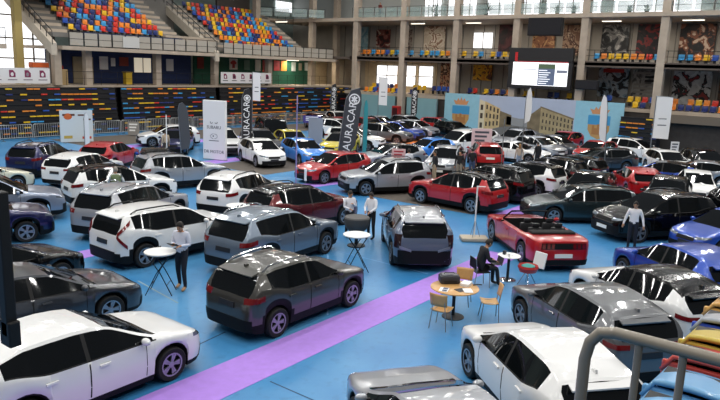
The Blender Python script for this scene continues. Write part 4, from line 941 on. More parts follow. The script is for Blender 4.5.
# things on the wooden table
t = thing('printer', 'dark grey printer with handle on the round wooden table', 'printer', (13.72, 7.62, .752), R(-45))
m = MB(); m.rbox(-.24, .24, -.16, .16, 0, .19, .03); ob('body', m, mat('printer_grey', '#33343a', .5), t, True)
m = MB(); m.rbox(-.20, .20, -.12, .13, .185, .215, .012); ob('lid', m, mat('printer_lid', '#4c4e55', .4), t, True)
m = MB(); m.box(-.16, .16, -.165, -.155, .04, .09); ob('paper_slot', m, INK, t)
m = MB(); m.tube([(-.12, 0, .2), (-.12, 0, .25), (.12, 0, .25), (.12, 0, .2)], .012, 6); ob('handle', m, INK, t)
PAPERW = mat('paper_white', '#ebebec', .7)
for i, (x, y, rz, c, l) in enumerate(((13.15, 7.42, 20, PAPERW, 'open printed magazine with dark photos lying on the wooden table left of the printer'), (13.42, 7.10, -20, mat('folder_dark', '#23262e', .5), 'dark folder between magazine and papers on the wooden table'), (13.45, 6.95, 40, PAPERW, 'white sheet at the front edge of the wooden table'), (13.82, 7.20, 10, PAPERW, 'white box lid of papers right of the printer on the wooden table'))):
    m = MB(); h = .008 if i != 3 else .07; mtx = Matrix.Rotation(R(rz), 4, 'Z'); m.box(-.15, .15, -.105, .105, 0, h, 0, mtx)
    o = ob('magazine' if i == 0 else 'folder' if i == 1 else 'paper_sheet', m, c); o.location = (x, y, .751 + (.0 if i != 2 else .009)); tag(o, l, ('magazine', 'folder', 'paper', 'paper')[i])
    if i == 0:
        for q in (-1, 1): m = MB(); m.box(q * .075 - .055, q * .075 + .055, -.08, .03, .009, .011, 0, mtx); ob('printed_photo', m, mat('photo_ink', '#4a5570', .5), o)
m = MB(); m.tube([(13.9, 7.05, .77), (14.0, 6.98, .775), (14.06, 6.9, .77)], .015, 8); tag(ob('marker_pen', m, INK), 'black pen at the right edge of the wooden table', 'pen')
# bistro table items and red chair
m = MB(); m.rbox(17.05, 17.15, 7.72, 7.80, .741, .85, .01); tag(ob('card_holder', m, mat('holder_dark', '#2a2e36', .4)), 'dark card holder standing on the bistro table', 'holder')
m = MB(); m.box(17.15, 17.35, 7.52, 7.66, .741, .75); tag(ob('leaflet', m, PAPERW), 'white leaflet lying on the bistro table', 'leaflet')
m = MB(); m.lathe([(0, .741), (.03, .741), (.035, .83), (.03, .83), (0, .75)], 12, Matrix.Translation((16.95, 7.55, 0))); tag(ob('paper_cup', m, WHITE, smooth=True), 'white paper cup on the bistro table', 'cup')
t = thing('shell_chair', 'red shell chair with tilted white back panel beside the bistro table', 'chair', (17.1, 7.02, 0), R(165))
m = MB(); m.lathe([(.06, .36), (.24, .40), (.29, .52), (.27, .58), (.22, .50), (.0, .46)], 20); ob('seat_shell', m, mat('chair_red', '#b9241f', .4, coat=.4), t, True)
m = MB(); m.rbox(-.36, -.31, -.2, .2, .52, .98, .02, 0, Matrix.Rotation(R(-14), 4, 'Y')); ob('back_panel', m, WTOP, t)
m = MB(); m.lathe([(0, .5), (.18, .5), (.19, .56), (.1, .6), (0, .6)], 14); ob('cushion', m, mat('cushion_teal', '#3b8f8a', .7), t, True)
for k in range(4):
    a = R(45 + 90 * k); m = MB(); m.tube([(.05 * math.cos(a), .05 * math.sin(a), .38), (.26 * math.cos(a), .26 * math.sin(a), 0)], .014, 6); ob('leg', m, CHROME, t)
t = thing('round_counter', 'dark grey round counter in front of the two men in white shirts', 'counter', (16.95, 13.0, 0), R(40))
m = MB(); m.lathe([(0, .50), (.26, .52), (.36, .62), (.42, .80), (.43, .96), (.40, 1.0), (0, 1.0)], 28); ob('drum', m, mat('tub_grey', '#4b4a49', .6), t, True)
m = MB(); m.lathe([(0, 0), (.3, 0), (.3, .03), (.06, .06), (.05, .52), (0, .52)], 20); ob('foot', m, BLK, t, True)

# ---------------------------------------------------------------- flags, banners, signs
FLW = mat('flag_white', '#e9e9ea', .6); FLK = mat('flag_black', '#1c1d22', .6); FLG = mat('flag_grey', '#4a4d52', .6); TXW = mat('lettering_white', '#eef0f2', .5); TXG = mat('lettering_grey', '#4d535c', .5)
RD = Vector((math.sin(PSI), -math.cos(PSI), 0))            # across the hall, towards picture right
FD = Vector((math.cos(PSI), math.sin(PSI), 0))
def feather(name, lab, x, y, h, wd, m0, txt=None, z0=.9, lean=0., curve=.5, size=.55, side=1, tcol=None, emblem=True, grp='feather flags', ang=0):
    """pole flag: straight cloth with a rounded, overhanging top"""
    rd = Matrix.Rotation(R(ang), 3, 'Z') @ RD * side
    t = thing(name, lab, 'flag', (x, y, 0), 0, grp)
    P = lambda u, z: tuple(rd * (u + lean * z) + Vector((0, 0, z)))
    m = MB(); m.tube([P(0, .05), P(0, h * .55), P(0, h * .86), P(curve * .35 * wd, h * .975), P(curve * wd, h)], [.03, .025, .02, .015, .01], 6); ob('pole', m, STEEL, t)
    m = MB(); m.lathe([(0, 0), (.34, 0), (.34, .04), (.05, .07), (.04, .16), (0, .16)], 18); ob('base', m, BLK, t, True)
    ol = [P(.02, z0), P(wd * .8, z0 + .15), P(wd, z0 + .5), P(wd, h * .80), P(wd * .9, h * .92), P(wd * curve, h * 1.0), P(curve * .3 * wd + .02, h * .965), P(.02, h * .86)]
    nrm = rd.cross(Vector((0, 0, 1))); m = MB(); m.poly([Vector(p) - nrm * .006 for p in ol], nrm * .012); ob('cloth', m, m0, t)
    if txt:
        zc = h * .53; up_ = (Vector((0, 0, 1)) + rd * lean).normalized()
        o = Vector(P(wd * .5, zc)); nn = rd.cross(Vector((0, 0, 1)))
        facing = nn if nn.dot(-FD) > 0 else -nn
        ax = up_; ay = facing.cross(ax)                     # text runs up the cloth
        text('lettering', txt, size, frame(o + facing * .02, ax, ay), tcol or TXW, t)
        if emblem:
            e = MB(); c = Vector(P(wd * .52, h * .86)); rr = wd * .34
            for k in range(20):
                a0, a1 = 2 * math.pi * k / 20, 2 * math.pi * (k + 1) / 20
                q = [c + facing * .02 + rd * (r_ * math.cos(a)) + Vector((0, 0, r_ * math.sin(a))) for a, r_ in ((a0, rr), (a1, rr), (a1, rr * .78), (a0, rr * .78))]; e.add(q, [(0, 1, 2, 3)])
            for a in (35, 90, 145):
                d = rd * math.cos(R(a)) + Vector((0, 0, math.sin(R(a)))); s_ = facing.cross(d) * .05 * wd
                e.add([c + facing * .02 - d * rr * .6 + s_, c + facing * .02 + d * rr * .6 + s_, c + facing * .02 + d * rr * .6 - s_, c + facing * .02 - d * rr * .6 - s_], [(0, 1, 2, 3)])
            ob('emblem', e, tcol or TXW, t)
    return t
feather('feather_flag', 'black feather flag with upright white letters, right of the tall white banner', 28.3, 31.0, 4.35, .62, FLK, 'AURACAR', .9, curve=.7, size=.54)
feather('feather_flag', 'grey feather flag left of the tall white banner', 25.3, 33.1, 3.4, .62, FLG, None, .5, lean=-.06, curve=.5)
feather('feather_flag', 'big leaning dark feather flag with white letters behind the red hatchback crossover', 29.75, 24.55, 4.7, .95, mat('flag_slate', '#3b3e44', .6), 'AURACAR', .9, lean=.12, curve=.75, size=.62)
feather('feather_flag', 'dark lettered flag before the folded bleacher in the centre', 51.8, 43.6, 4.2, .6, FLK, 'AURACAR', 1.2, curve=.7, size=.5)
feather('feather_flag', 'narrow teal flag right of the big leaning dark feather flag', 33.4, 25.4, 3.9, .28, mat('flag_teal', '#2f8f98', .6), None, .4, curve=.6)
feather('feather_flag', 'dark flag with white letters beside the red machine in the far corner', 55.6, 36.4, 4.2, .62, FLK, 'AURACAR', 1.2, curve=.7, size=.52)
feather('feather_flag', 'narrow white flag on a tall pole before the palace mural', 35.1, 15.4, 5.1, .36, FLW, None, 3.1, curve=.6)
feather('feather_flag', 'narrow white flag on a tall pole before the second crest panel', 40.1, 12.25, 4.8, .42, FLW, None, 2.0, lean=.05, curve=.6, side=-1)
feather('feather_flag', 'small white flag standing before the white advertising board', 22.2, 38.6, 2.5, .3, FLW, None, .1, curve=.6)
def pole_banner(lab, x, y, h, wd, zb, mm, grp='hanging pole banners'):
    t = thing('pole_banner', lab, 'banner', (x, y, 0), 0, grp)
    m = MB(); m.tube([(0, 0, .05), (0, 0, h)], .03, 8); ob('pole', m, STEEL, t)
    m = MB(); m.lathe([(0, 0), (.36, 0), (.36, .05), (.05, .08), (0, .08)], 18); ob('base', m, BLK, t)
    a = RD * .04; b = RD * (wd + .04); n = FD * .012
    m = MB(); m.poly([a + Vector((0, 0, zb)), b + Vector((0, 0, zb - .06)), b + Vector((0, 0, h - .08)), a + Vector((0, 0, h - .02))], n); ob('cloth', m, mm, t)
    m = MB(); m.tube([(0, 0, h - .02), tuple(b + Vector((0, 0, h - .06)))], .015, 6); ob('arm', m, STEEL, t)
    for k, (z, w_) in enumerate(((lerp(zb, h, .45), .5), (lerp(zb, h, .3), .55))):
        m = MB(); q = RD * (.04 + wd * (.5 - w_ / 2)); q2 = RD * (.04 + wd * (.5 + w_ / 2)); m.poly([q - FD * .003 + Vector((0, 0, z)), q2 - FD * .003 + Vector((0, 0, z)), q2 - FD * .003 + Vector((0, 0, z + .06)), q - FD * .003 + Vector((0, 0, z + .06))], FD * .002); ob('print_line', m, TXG, t)
    return t
pole_banner('white banner hanging from a pole before the striped bleachers', 38.2, 40.6, 5.2, .62, 2.9, FLW)
pole_banner('white banner hanging from a pole before the bright corner windows', 55.4, 40.3, 5.0, .85, 2.2, FLW)
pole_banner('wide white banner on a pole at the edge of the dark blue recess', 46.26, 11.32, 4.75, 1.05, 2.0, FLW)
for x, y, h, mm, l in ((23.9, 22.25, 4.4, mat('pole_violet', '#8f86b8', .4), 'thin violet pole rising behind the dark red hatchback'), (24.2, 33.05, 2.7, WHITE, 'thin white pole in front of the white hatchback near the barriers'), (57.3, 34.5, 3.8, STEEL, 'thin grey pole left of the first crest panel'), (36.0, 17.0, 3.2, STEEL, 'thin grey pole beside the red car seen from behind')):
    t = thing('pole', l, 'pole', (x, y, 0)); m = MB(); m.tube([(0, 0, .04), (0, 0, h)], .03, 8); ob('shaft', m, mm, t); m = MB(); m.lathe([(0, 0), (.25, 0), (.25, .04), (.04, .06), (0, .06)], 16); ob('foot', m, BLK, t)
# tall white banner tower
t = thing('banner_tower', 'tall white banner with grey emblems and a two-word line near its foot', 'banner', (26.42, 31.4, 0), math.atan2(-1.43, .44))
m = MB(); m.rbox(-.78, .78, -.02, .22, .03, 3.6, .03); ob('panel', m, FLW, t)
m = MB(); m.box(-.8, .8, -.0, .24, 0, .05); ob('base', m, STEEL, t)
def tline(s, z, size, mm=TXG): text('lettering', s, size, frame((0, -.025, z), (1, 0, 0), (0, 0, 1)), mm, t)
tline('SUBARU', 1.98, .27); tline('DR MOTOR', .50, .27)
m = MB()
for s in (-1, 1): m.tube([(s * .08, -.025, 2.28), (s * .14, -.025, 2.22), (s * .22, -.025, 2.23), (s * .25, -.025, 2.33)], .018, 5)
ob('emblem', m, TXG, t)
m = MB(); pts = [(.24 * math.cos(a), -.025, 1.45 + .15 * math.sin(a)) for a in [k * math.pi / 10 for k in range(21)]]; m.tube(pts, .012, 5, cap=False); m.sphere((-.04, -.025, 1.46), (.05, .006, .045), 8, 6); ob('emblem', m, TXG, t)
m = MB(); m.box(-.34, .34, -.026, -.02, 1.16, 1.20); ob('print_line', m, TXG, t)
# white advertising board
d = Vector((1.96, -.6, 0)).normalized()
t = thing('advertising_board', 'white advertising board with orange heading before the far left bleacher', 'board', (24.6, 43.75, 0), math.atan2(-.6, 1.96))
m = MB(); m.rbox(-1.08, 1.08, -.03, .03, .04, 2.25, .02); ob('panel', m, mat('board_pale', '#c9d3d8', .6), t)
m = MB(); m.sphere((-.55, -.035, 1.82), (.28, .01, .22), 14, 8); ob('orange_mark', m, mat('board_orange', '#c9622c', .6), t)
m = MB(); m.box(-.9, -.1, -.04, -.03, 1.86, 2.0); m.box(.1, .5, -.04, -.03, 1.86, 1.96); m.box(.45, .95, -.04, -.03, 1.55, 1.66); ob('heading', m, mat('board_brown', '#5d3426', .6), t)
m = MB(); m.box(.35, .95, -.04, -.03, .25, .42); ob('red_strip', m, mat('board_red', '#b8402f', .6), t)
m = MB(); m.box(-.85, -.3, -.04, -.03, .3, .5); ob('yellow_strip', m, mat('board_ochre', '#b9a04c', .6), t)
for s in (-1, 1): m = MB(); m.box(s * .8 - .04, s * .8 + .04, -.3, .3, 0, .04); ob('foot', m, STEEL, t)
# sign stands
def sign(lab, x, y, z0, z1, w_, mm, lines=None, name='sign_stand'):
    t = thing(name, lab, 'sign', (x, y, 0), PSI - R(90)); h = (z1 - z0)
    m = MB(); m.rbox(-w_ / 2, w_ / 2, -.02, .02, z0, z1, .01); ob('panel', m, mm, t)
    if z0 > .2: m = MB(); m.tube([(0, 0, .03), (0, 0, z0 + .02)], .02, 6); ob('post', m, STEEL, t)
    m = MB(); m.box(-.22, .22, -.18, .18, 0, .03); ob('base', m, BLK, t)
    if lines:
        for k in range(3): m = MB(); m.box(-w_ * .35, w_ * (.35 - .1 * k), -.026, -.02, z1 - h * (.25 + .22 * k), z1 - h * (.14 + .22 * k)); ob('print_line', m, lines, t)
    return t
sign('pale pink price board standing behind the red car seen from behind', 40.1, 20.5, .9, 2.15, 1.35, mat('board_pink', '#d5bfc2', .6), TXG)
sign('purple lettered sign above the yellow car', 44.5, 39.6, .85, 1.5, 1.6, mat('sign_violet', '#4a3f86', .6), TXW)
sign('plain grey standing panel right of the bright blue hatchback', 38.2, 33.6, .04, 1.95, 1.1, mat('panel_bluegrey', '#8b93a3', .6))
sign('small white standing flag sign beside the car with lit headlights', 47.9, 10.2, .9, 1.75, .55, FLW, TXG)
sign('grey information stand with a white sheet by the crowd barriers', 30.2, 45.4, .04, 1.1, .9, mat('stand_grey', '#8e8a86', .6), WHITE)
sign('pinkish card board leaning at the silver hatchback windscreen', 30.0, 20.3, .8, 1.55, .75, mat('board_rose', '#d8b3b2', .6), mat('ink_red', '#a8333a', .6))
sign('low white stand in front of the red crossover hatchback', 23.6, 21.35, .35, .95, .12, FLW)
# flag holder with heavy pale base
t = thing('flag_holder', 'bare white flag holder with a pale block base behind the seated man', 'stand', (20.5, 10.5, 0), R(-50))
m = MB(); m.rbox(-.48, .48, -.30, .30, 0, .14, .05); ob('weight_base', m, mat('holder_beige', '#b5aa98', .7), t, True)
m = MB(); m.tube([(0, 0, .12), (0, 0, 1.95)], .028, 8); ob('pole', m, WHITE, t)
m = MB(); m.tube([(0, 0, 1.93), (.28, 0, 1.93)], .02, 6); ob('bracket', m, WHITE, t)
for a in (0, 120, 240): m = MB(); m.tube([(0, 0, .75), (.2 * math.cos(R(a)), .2 * math.sin(R(a)), .13)], .01, 5); ob('brace', m, STEEL, t)

# ---------------------------------------------------------------- near tribune: handrail, folded seats, black post
t = thing('handrail', 'grey-beige tubular handrail with bent end in the bottom right corner', 'handrail', (0, 0, 0))
HR = mat('handrail_paint', '#8f877a', .4, .05, .3)
m = MB(); m.tube([(2.78, .845, 3.6), (2.78, .845, 4.60), (2.78, .83, 4.68), (2.78, .79, 4.735), (2.78, .73, 4.75), (2.78, -1.6, 4.75)], .026, 14); ob('rail', m, HR, t, True)
for k, y in enumerate((.63, .46, .29, .12, -.05)): m = MB(); m.tube([(2.78, y, 3.6), (2.78, y, 4.74)], .016, 10); ob('baluster', m, HR, t, True)
m = MB(); m.box(2.3, 8.5, -4, .86, 3.25, 3.62); m.box(2.3, 8.5, -4, .80, 0, 3.25); struct('slab_near_tribune', m, mat('tribune_dark', '#1c1b1c', .9))
FS = [mat('folded_seat_' + n, c, .35, coat=.4, noise=.08, nscale=4) for n, c in (('pale_blue', '#5f9ccb'), ('pale_blue2', '#6aa3cf'), ('red', '#c5483f'), ('yellow', '#cdb44a'), ('blue', '#2c4dbb'), ('grey', '#a9afb8'), ('orange', '#d9a456'))]
for i, (x, c, l) in enumerate(((3.68, 0, 'pale blue folded plastic seat nearest the viewer at the handrail'), (4.12, 1, 'second pale blue folded plastic seat behind the handrail'), (4.60, 2, 'red folded plastic seat at the lower right edge'), (5.06, 3, 'yellow folded plastic seat at the right edge'), (5.52, 5, 'grey folded plastic seat beyond the yellow one'), (5.98, 6, 'orange folded plastic seat, last of the row at the right edge'))):
    t = thing('folded_seat', l, 'seat', (x, .62, 3.62), 0, 'folded seats of the near tribune')
    m = MB(); n = 8; vs = []
    for a in range(n + 1):
        u = a / n
        for b in range(n + 1):
            v = b / n; hgt = .40 - .05 * u - .03 * (2 * v - 1) ** 2 - (.10 if (v > .95 or v < .05) else 0) - (.05 if u > .95 else 0)
            vs.append((u * .43, (v - .5) * .56, hgt))
    fs = [(a * (n + 1) + b, (a + 1) * (n + 1) + b, (a + 1) * (n + 1) + b + 1, a * (n + 1) + b + 1) for a in range(n) for b in range(n)]
    m.add(vs, fs); o = ob('seat_shell', m, FS[c], t, True, 60); sm = o.modifiers.new('thick', 'SOLIDIFY'); sm.thickness = .03
    m = MB(); m.rbox(0, .04, -.27, .27, .08, .34, .015); ob('front_lip', m, FS[4] if c == 5 else FS[c], t)
    m = MB(); m.box(.1, .34, -.2, .2, 0, .36); ob('bracket', m, BLK, t)
t = thing('equipment_post', 'black post with a box on its lower end at the left edge', 'post', (3.55, 8.03, 0))
m = MB(); m.rbox(-.07, .06, -.02, .14, 2.4, 4.22, .015); ob('post', m, mat('post_black', '#0b0b0c', .6), t)
m = MB(); m.rbox(-.07, .08, -.06, .2, 2.27, 2.6, .02); ob('box', m, MATS['post_black'], t)
m = MB(); m.box(-.62, -.05, .02, .10, 3.9, 4.05); ob('arm', m, MATS['post_black'], t)
m = MB(); m.rbox(-.72, -.60, 0, .12, 0, 4.1, .01); m.box(-.9, -.42, -.2, .26, .006, .03); ob('mast', m, MATS['post_black'], t)
# ---------------------------------------------------------------- people
SKIN = mat('skin', '#b98a6c', .55); HAIRD = mat('hair_dark', '#1d1612', .7); HAIRB = mat('hair_blonde', '#8f6a42', .7); HAIRG = mat('hair_grey', '#8d8781', .7); EYE = mat('eye_dark', '#1a1512', .3); LIP = mat('lips', '#8f5348', .5)
SHOE = mat('shoe_dark', '#17171a', .5)
def cloth(n, c): return mat('cloth_' + n, c, .85)
STAND = dict(pelvis=(0, 0, .95), belly=(0, 0, 1.12), chest=(.0, 0, 1.30), neck=(.0, 0, 1.46), head=(.02, 0, 1.60), shL=(0, .17, 1.40), elL=(-.02, .23, 1.12), wrL=(.05, .25, .87), shR=(0, -.17, 1.40), elR=(-.02, -.23, 1.12), wrR=(.05, -.25, .87),
    hipL=(0, .09, .90), knL=(.02, .10, .49), anL=(-.02, .11, .08), hipR=(0, -.09, .90), knR=(.02, -.10, .49), anR=(-.02, -.11, .08))
def person(label, x, y, rz, pose=None, shirt='#e6e8ee', trousers='#1b1d26', sleeve=True, hair=HAIRD, long=False, h=1.74, vest=None, shoe=SHOE, z=0, grp=None):
    p = dict(STAND); p.update(pose or {}); p = {k: Vector(v) for k, v in p.items()}
    t = thing('person', label, 'person', (x, y, z), rz, grp); t.scale = (h / 1.74,) * 3
    V_ = []; E_ = []; RA = []
    def vtx(v, r): V_.append(tuple(v)); RA.append(r if isinstance(r, tuple) else (r, r)); return len(V_) - 1
    def ed(a, b): E_.append((a, b)); return b
    pv = vtx(p['pelvis'], (.125, .15)); be = ed(pv, vtx(p['belly'], (.11, .14))); ch = ed(be, vtx(p['chest'], (.12, .165))); nk = ed(ch, vtx(p['neck'], .06)); ed(nk, vtx(p['neck'].lerp(p['head'], .6), .055))
    hand = {}
    for s in 'LR':
        sh = ed(ch, vtx(p['sh' + s], .07)); el = ed(sh, vtx(p['el' + s], .048)); wr = ed(el, vtx(p['wr' + s], .034))
        d = (p['wr' + s] - p['el' + s]).normalized(); hv = p.get('hd' + s, d).normalized(); pm = p['wr' + s] + hv * .075; ed(wr, vtx(pm, (.03, .022))); hand[s] = (pm, hv, p['wr' + s])
        hp = ed(pv, vtx(p['hip' + s], .095)); kn = ed(hp, vtx(p['kn' + s], .066)); an = ed(kn, vtx(p['an' + s], .045)); f = p.get('ft' + s, Vector((1, 0, 0))).normalized()
        ed(an, vtx(p['an' + s] + f * .10 + Vector((0, 0, -.035)), (.045, .038)))
        ed(len(V_) - 1, vtx(p['an' + s] + f * .19 + Vector((0, 0, -.045)), (.038, .03)))
    me = bpy.data.meshes.new('tmp'); me.from_pydata(V_, E_, []); o = bpy.data.objects.new('tmp', me); COL.objects.link(o)
    sk = o.modifiers.new('s', 'SKIN'); sv = me.skin_vertices[0].data
    for i, r in enumerate(RA): sv[i].radius = r; sv[i].use_root = (i == 0)
    sk.use_smooth_shade = True; ss = o.modifiers.new('d', 'SUBSURF'); ss.levels = 2; ss.render_levels = 2
    dg = bpy.context.evaluated_depsgraph_get(); ev = o.evaluated_get(dg); m2 = ev.to_mesh()
    vs = [v.co.copy() for v in m2.vertices]; fs = [tuple(q.vertices) for q in m2.polygons]; ev.to_mesh_clear(); bpy.data.objects.remove(o)
    segs = [('pelvis', 'belly', 0), ('belly', 'chest', 0), ('chest', 'neck', 0), ('neck', 'head', 2)]
    for s in 'LR': segs += [('chest', 'sh' + s, 0), ('sh' + s, 'el' + s, 0), ('el' + s, 'wr' + s, 0 if sleeve else 2), ('pelvis', 'hip' + s, 1), ('hip' + s, 'kn' + s, 1), ('kn' + s, 'an' + s, 1)]
    S = [(p[a], p[b], c) for a, b, c in segs]
    for s in 'LR': pm, hv, w_ = hand[s]; S.append((w_ + hv * .03, pm + hv * .05, 2)); f = p.get('ft' + s, Vector((1, 0, 0))).normalized(); S.append((p['an' + s] + Vector((0, 0, -.05)), p['an' + s] + f * .2 + Vector((0, 0, -.05)), 3))
    def near(c):
        best = (9, 0)
        for a, b, mi in S:
            ab = b - a; u = max(0, min(1, (c - a).dot(ab) / max(ab.length_squared, 1e-9))); d = (c - a - ab * u).length
            if d < best[0]: best = (d, mi)
        return best[1]
    mb = MB()
    for f in fs:
        c = sum((vs[i] for i in f), Vector()) / len(f); mi = near(c)
        if mi == 0 and c.z < p['pelvis'].z + .0 and (c - p['pelvis']).length < .2: mi = 1
        mb.f.append(f); mb.m.append(mi)
    mb.v = [tuple(v) for v in vs]
    up3 = Vector((0, 0, 1))
    for s in 'LR':                                                    # fingers and thumb rooted in the palm
        pm, hv, w_ = hand[s]; sg = 1 if s == 'L' else -1
        side = hv.cross(up3); side = side.normalized() if side.length > .2 else Vector((1, 0, 0)); curl = side.cross(hv).normalized()
        if curl.z > 0: curl = -curl
        for k, ln in enumerate((.062, .075, .07, .055)):
            b = pm + side * (.024 - .016 * k) + hv * .005
            mb.tube([b - hv * .02, b + hv * ln * .45 + curl * .006, b + hv * ln * .8 + curl * .022, b + hv * ln * .9 + curl * .04], [.0095, .009, .008, .006], 6, 2)
        tb = w_ + hv * .04 + side * .028 * sg; mb.tube([w_ + hv * .03, tb + side * .012 * sg, tb + hv * .03 + side * .02 * sg + curl * .01, tb + hv * .05 + side * .018 * sg + curl * .02], [.012, .011, .009, .007], 6, 2)
    # head
    hd = p['head']; fdir = p.get('look', Vector((1, 0, 0))).normalized(); Mh = frame(hd, fdir, up3.cross(fdir).normalized())
    base = len(mb.v)
    def hs(v):
        x_, y_, z_ = v
        if z_ < 0: k = 1 + z_ * 2.4; y_ *= max(.55, k); x_ = x_ * (1 + z_ * .9) + (-z_) * .12
        return Mh @ Vector((x_, y_, z_))
    q = MB(); q.sphere((0, 0, 0), (.098, .076, .118), 16, 12); mb.add([hs(v) for v in q.v], q.f, 2)
    mb.add([Mh @ Vector(v) for v in ((.09, -.013, .02), (.09, .013, .02), (.118, .0, -.022), (.09, .018, -.03), (.09, -.018, -.03), (.085, 0, .03))], [(0, 2, 4), (1, 3, 2), (0, 1, 2), (2, 3, 4), (0, 5, 1)], 2)
    for s_ in (1, -1):
        q = MB(); q.sphere((.0, s_ * .078, -.005), (.018, .01, .03), 8, 6); mb.add([Mh @ Vector(v) for v in q.v], q.f, 2)
        q = MB(); q.sphere((.083, s_ * .03, .012), (.012, .013, .008), 8, 6); mb.add([Mh @ Vector(v) for v in q.v], q.f, 4)
    q = MB(); q.sphere((.082, 0, -.058), (.012, .024, .007), 8, 6); mb.add([Mh @ Vector(v) for v in q.v], q.f, 5)
    ob('body', mb, [cloth(shirt, shirt), cloth(trousers, trousers), SKIN, shoe, EYE, LIP], t, True, 60)
    q = MB(); n = 14; vs_ = []; fs_ = []
    for i in range(8):
        a = math.pi * .62 * i / 7
        for k in range(n):
            b = 2 * math.pi * k / n; fr = math.cos(b); lim = a * (1 - .42 * max(0, fr))
            r_ = 1.10; vs_.append(Mh @ Vector((.098 * r_ * math.sin(lim) * math.cos(b) - .006, .078 * r_ * math.sin(lim) * math.sin(b), .120 * r_ * math.cos(lim))))
    for i in range(7):
        for k in range(n): fs_.append((i * n + k, i * n + (k + 1) % n, (i + 1) * n + (k + 1) % n, (i + 1) * n + k))
    q.add(vs_, fs_)
    if long: q.sphere((-.06, 0, -.10), (.055, .085, .17), 10, 8, 0, Mh)
    ob('hair', q, hair, t, True, 60)
    if vest:
        q = MB(); rings = []
        for c, rx, ry in ((p['pelvis'] + Vector((0, 0, .02)), .155, .185), (p['belly'], .145, .175), (p['chest'], .15, .20), (p['chest'] + Vector((0, 0, .1)), .12, .17), (p['neck'] + Vector((0, 0, -.02)), .085, .10)):
            rings.append([(c.x + rx * math.cos(a), c.y + ry * math.sin(a), c.z) for a in [2 * math.pi * k / 16 for k in range(16)]])
        vs_ = [v for r_ in rings for v in r_]; q.add(vs_, [(i * 16 + k, i * 16 + (k + 1) % 16, (i + 1) * 16 + (k + 1) % 16, (i + 1) * 16 + k) for i in range(4) for k in range(16)]); ob('vest', q, cloth(vest, vest), t, True, 60)
    return t
LIGHTSHOE = mat('shoe_tan', '#b58a62', .6)
# man with a tablet at the standing table
person('man in pale shirt and dark trousers reading a tablet beside the standing table', 10.36, 13.62, R(205), dict(head=(.06, 0, 1.59), look=(1, 0, -.35), elL=(.02, .23, 1.14), wrL=(.25, .12, 1.16), hdL=(1, -.3, .1), elR=(.02, -.23, 1.14), wrR=(.26, -.06, 1.20), hdR=(1, .3, .1), knL=(.10, .10, .50), anL=(.06, .12, .08), anR=(-.10, -.11, .09), knR=(.0, -.10, .49)), '#d3d6e4', '#171a26', h=1.84, shoe=LIGHTSHOE)
t = thing('tablet', 'dark tablet computer held by the man at the standing table', 'tablet', (10.02, 13.50, 1.27), R(205))
m = MB(); m.rbox(-.10, .10, -.14, .14, -.006, .006, .004, 0, Matrix.Rotation(R(-30), 4, 'Y')); ob('case', m, INK, t)
m = MB(); m.box(-.085, .085, -.125, .125, .006, .009, 0, Matrix.Rotation(R(-30), 4, 'Y')); ob('screen', m, mat('tablet_screen', '#2f3e5c', .1), t)
# two men talking
person('man in white shirt holding something to his chest, left of the two talking men', 17.68, 13.9, R(240), dict(look=(1, .4, -.3), elL=(.02, .22, 1.13), wrL=(.17, .06, 1.25), elR=(.03, -.22, 1.13), wrR=(.22, -.10, 1.10)), '#e4e4ec', '#15171d', h=1.68)
person('man in white shirt reaching forward, right of the two talking men', 18.05, 13.22, R(185), dict(head=(.07, 0, 1.58), look=(1, .2, -.4), chest=(.03, 0, 1.30), elL=(.12, .24, 1.16), wrL=(.34, .16, 1.06), elR=(.10, -.22, 1.14), wrR=(.30, -.08, 1.05)), '#e6e6ec', '#15171d', h=1.70)
# man by the black crossover
person('man in white shirt and dark trousers standing before the black crossover', 23.35, 5.95, R(195), dict(look=(1, -.1, -.15), elR=(.02, -.27, 1.14), wrR=(.10, -.33, .93), elL=(.0, .27, 1.14), wrL=(.06, .32, .90)), '#e2dfe2', '#171a28', h=1.72)
# seated man with laptop
t = thing('folding_chair', 'dark metal chair under the seated man with the laptop', 'chair', (16.05, 7.95, 0), R(-38))
m = MB(); m.rbox(-.21, .21, -.21, .21, .43, .46, .012); ob('seat', m, BLK, t)
m = MB(); m.rbox(-.25, -.22, -.2, .2, .55, .84, .012); ob('backrest', m, BLK, t)
for s in (-1, 1):
    m = MB(); m.tube([(-.24, s * .2, .84), (-.2, s * .2, .44), (-.26, s * .2, 0)], .012, 6); ob('leg', m, STEEL, t)
    m = MB(); m.tube([(.18, s * .2, .44), (.21, s * .2, 0)], .012, 6); ob('leg', m, STEEL, t)
person('seated man in dark jacket typing on a laptop beside the bistro table', 16.05, 7.95, R(-38), dict(pelvis=(-.05, 0, .56), belly=(-.02, 0, .74), chest=(.05, 0, .93), neck=(.12, 0, 1.08), head=(.19, 0, 1.20), look=(1, 0, -.55), shL=(.06, .17, 1.03), elL=(.12, .23, .78), wrL=(.36, .12, .72), shR=(.06, -.17, 1.03), elR=(.12, -.23, .78), wrR=(.36, -.12, .72), hipL=(.0, .09, .54), knL=(.42, .11, .53), anL=(.42, .11, .08), hipR=(.0, -.09, .54), knR=(.42, -.11, .53), anR=(.50, -.11, .08)), '#1a1b20', '#191a1f', h=1.78)
t = thing('laptop', 'dark laptop open on the knees of the seated man', 'laptop', (16.38, 7.69, .635), R(-38))
m = MB(); m.rbox(-.11, .13, -.17, .17, -.0, .018, .006); ob('keyboard_half', m, mat('laptop_dark', '#3a3b42', .4), t)
m = MB(); m.rbox(.12, .135, -.17, .17, .01, .23, .005, 0, Matrix.Rotation(R(14), 4, 'Y')); ob('screen_half', m, MATS['laptop_dark'], t)
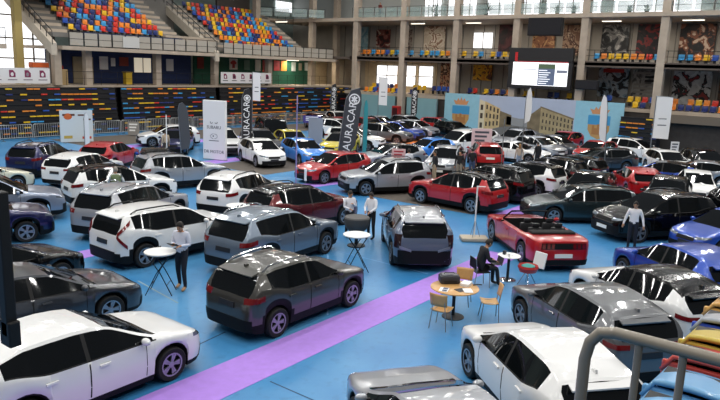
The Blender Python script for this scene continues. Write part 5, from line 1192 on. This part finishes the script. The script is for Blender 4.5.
# green vest
person('grey-haired man in green vest and white shirt seen from behind among the white cars', 14.35, 22.85, R(52), dict(elL=(.06, .27, 1.16), wrL=(.22, .30, 1.05), elR=(.06, -.27, 1.16), wrR=(.20, -.30, 1.05)), '#e8e8e6', '#3a3a38', hair=HAIRG, vest='#6b7a58', h=1.76)
# visitors in the middle
G_ = 'visitors in the middle of the hall'
person('visitor in white shirt leftmost of the group behind the red crossover', 29.6, 19.35, R(60), dict(), '#dfe3ee', '#2a3040', h=1.7, grp=G_)
person('visitor in dark waistcoat and beige trousers in the group behind the red crossover', 30.0, 17.95, R(150), dict(wrR=(.2, -.12, 1.05), elR=(.0, -.24, 1.13)), '#23242a', '#a39682', h=1.7, grp=G_)
person('visitor in black jacket and grey trousers in the group behind the red crossover', 31.3, 17.2, R(200), dict(), '#17181c', '#8d877d', h=1.7, grp=G_)
person('visitor in black top and blue jeans right in the group, by the red car', 32.9, 17.3, R(40), dict(wrL=(.2, .12, 1.05), elL=(.0, .24, 1.13)), '#16171c', '#3b4f74', h=1.7, grp=G_)
person('woman with long brown hair and pale jeans beside the visitor in dark jacket', 38.0, 16.8, R(30), dict(), '#b7a79a', '#8ea4c4', hair=HAIRB, long=True, h=1.65, grp=G_)
person('visitor in dark jacket before the low white sports coupe', 39.6, 16.3, R(60), dict(), '#17181d', '#22252e', h=1.72, grp=G_)
person('person in pale clothes beside the boxy black off-roader', 39.6, 40.3, R(200), dict(), '#d8c3b0', '#6d5f55', h=1.75)
person('person in beige top at the door of the white hatchback near the barriers', 24.75, 33.9, R(80), dict(), '#b7a389', '#39332f', h=1.68)
person('person in red jacket walking on the concourse above the far left bleacher', 27.6, 51.0, R(200), dict(knL=(.14, .1, .5), anL=(.12, .11, .08), knR=(-.02, -.1, .5), anR=(-.24, -.11, .14)), '#8e2a22', '#191a20', h=1.72, z=3.72)
person('person in dark red top standing at the balustrade of the top gallery', 59.6, 43.6, R(180), dict(), '#6d2420', '#1b1b20', h=1.72, z=11.1)
for c in CARS: add_car(*c)
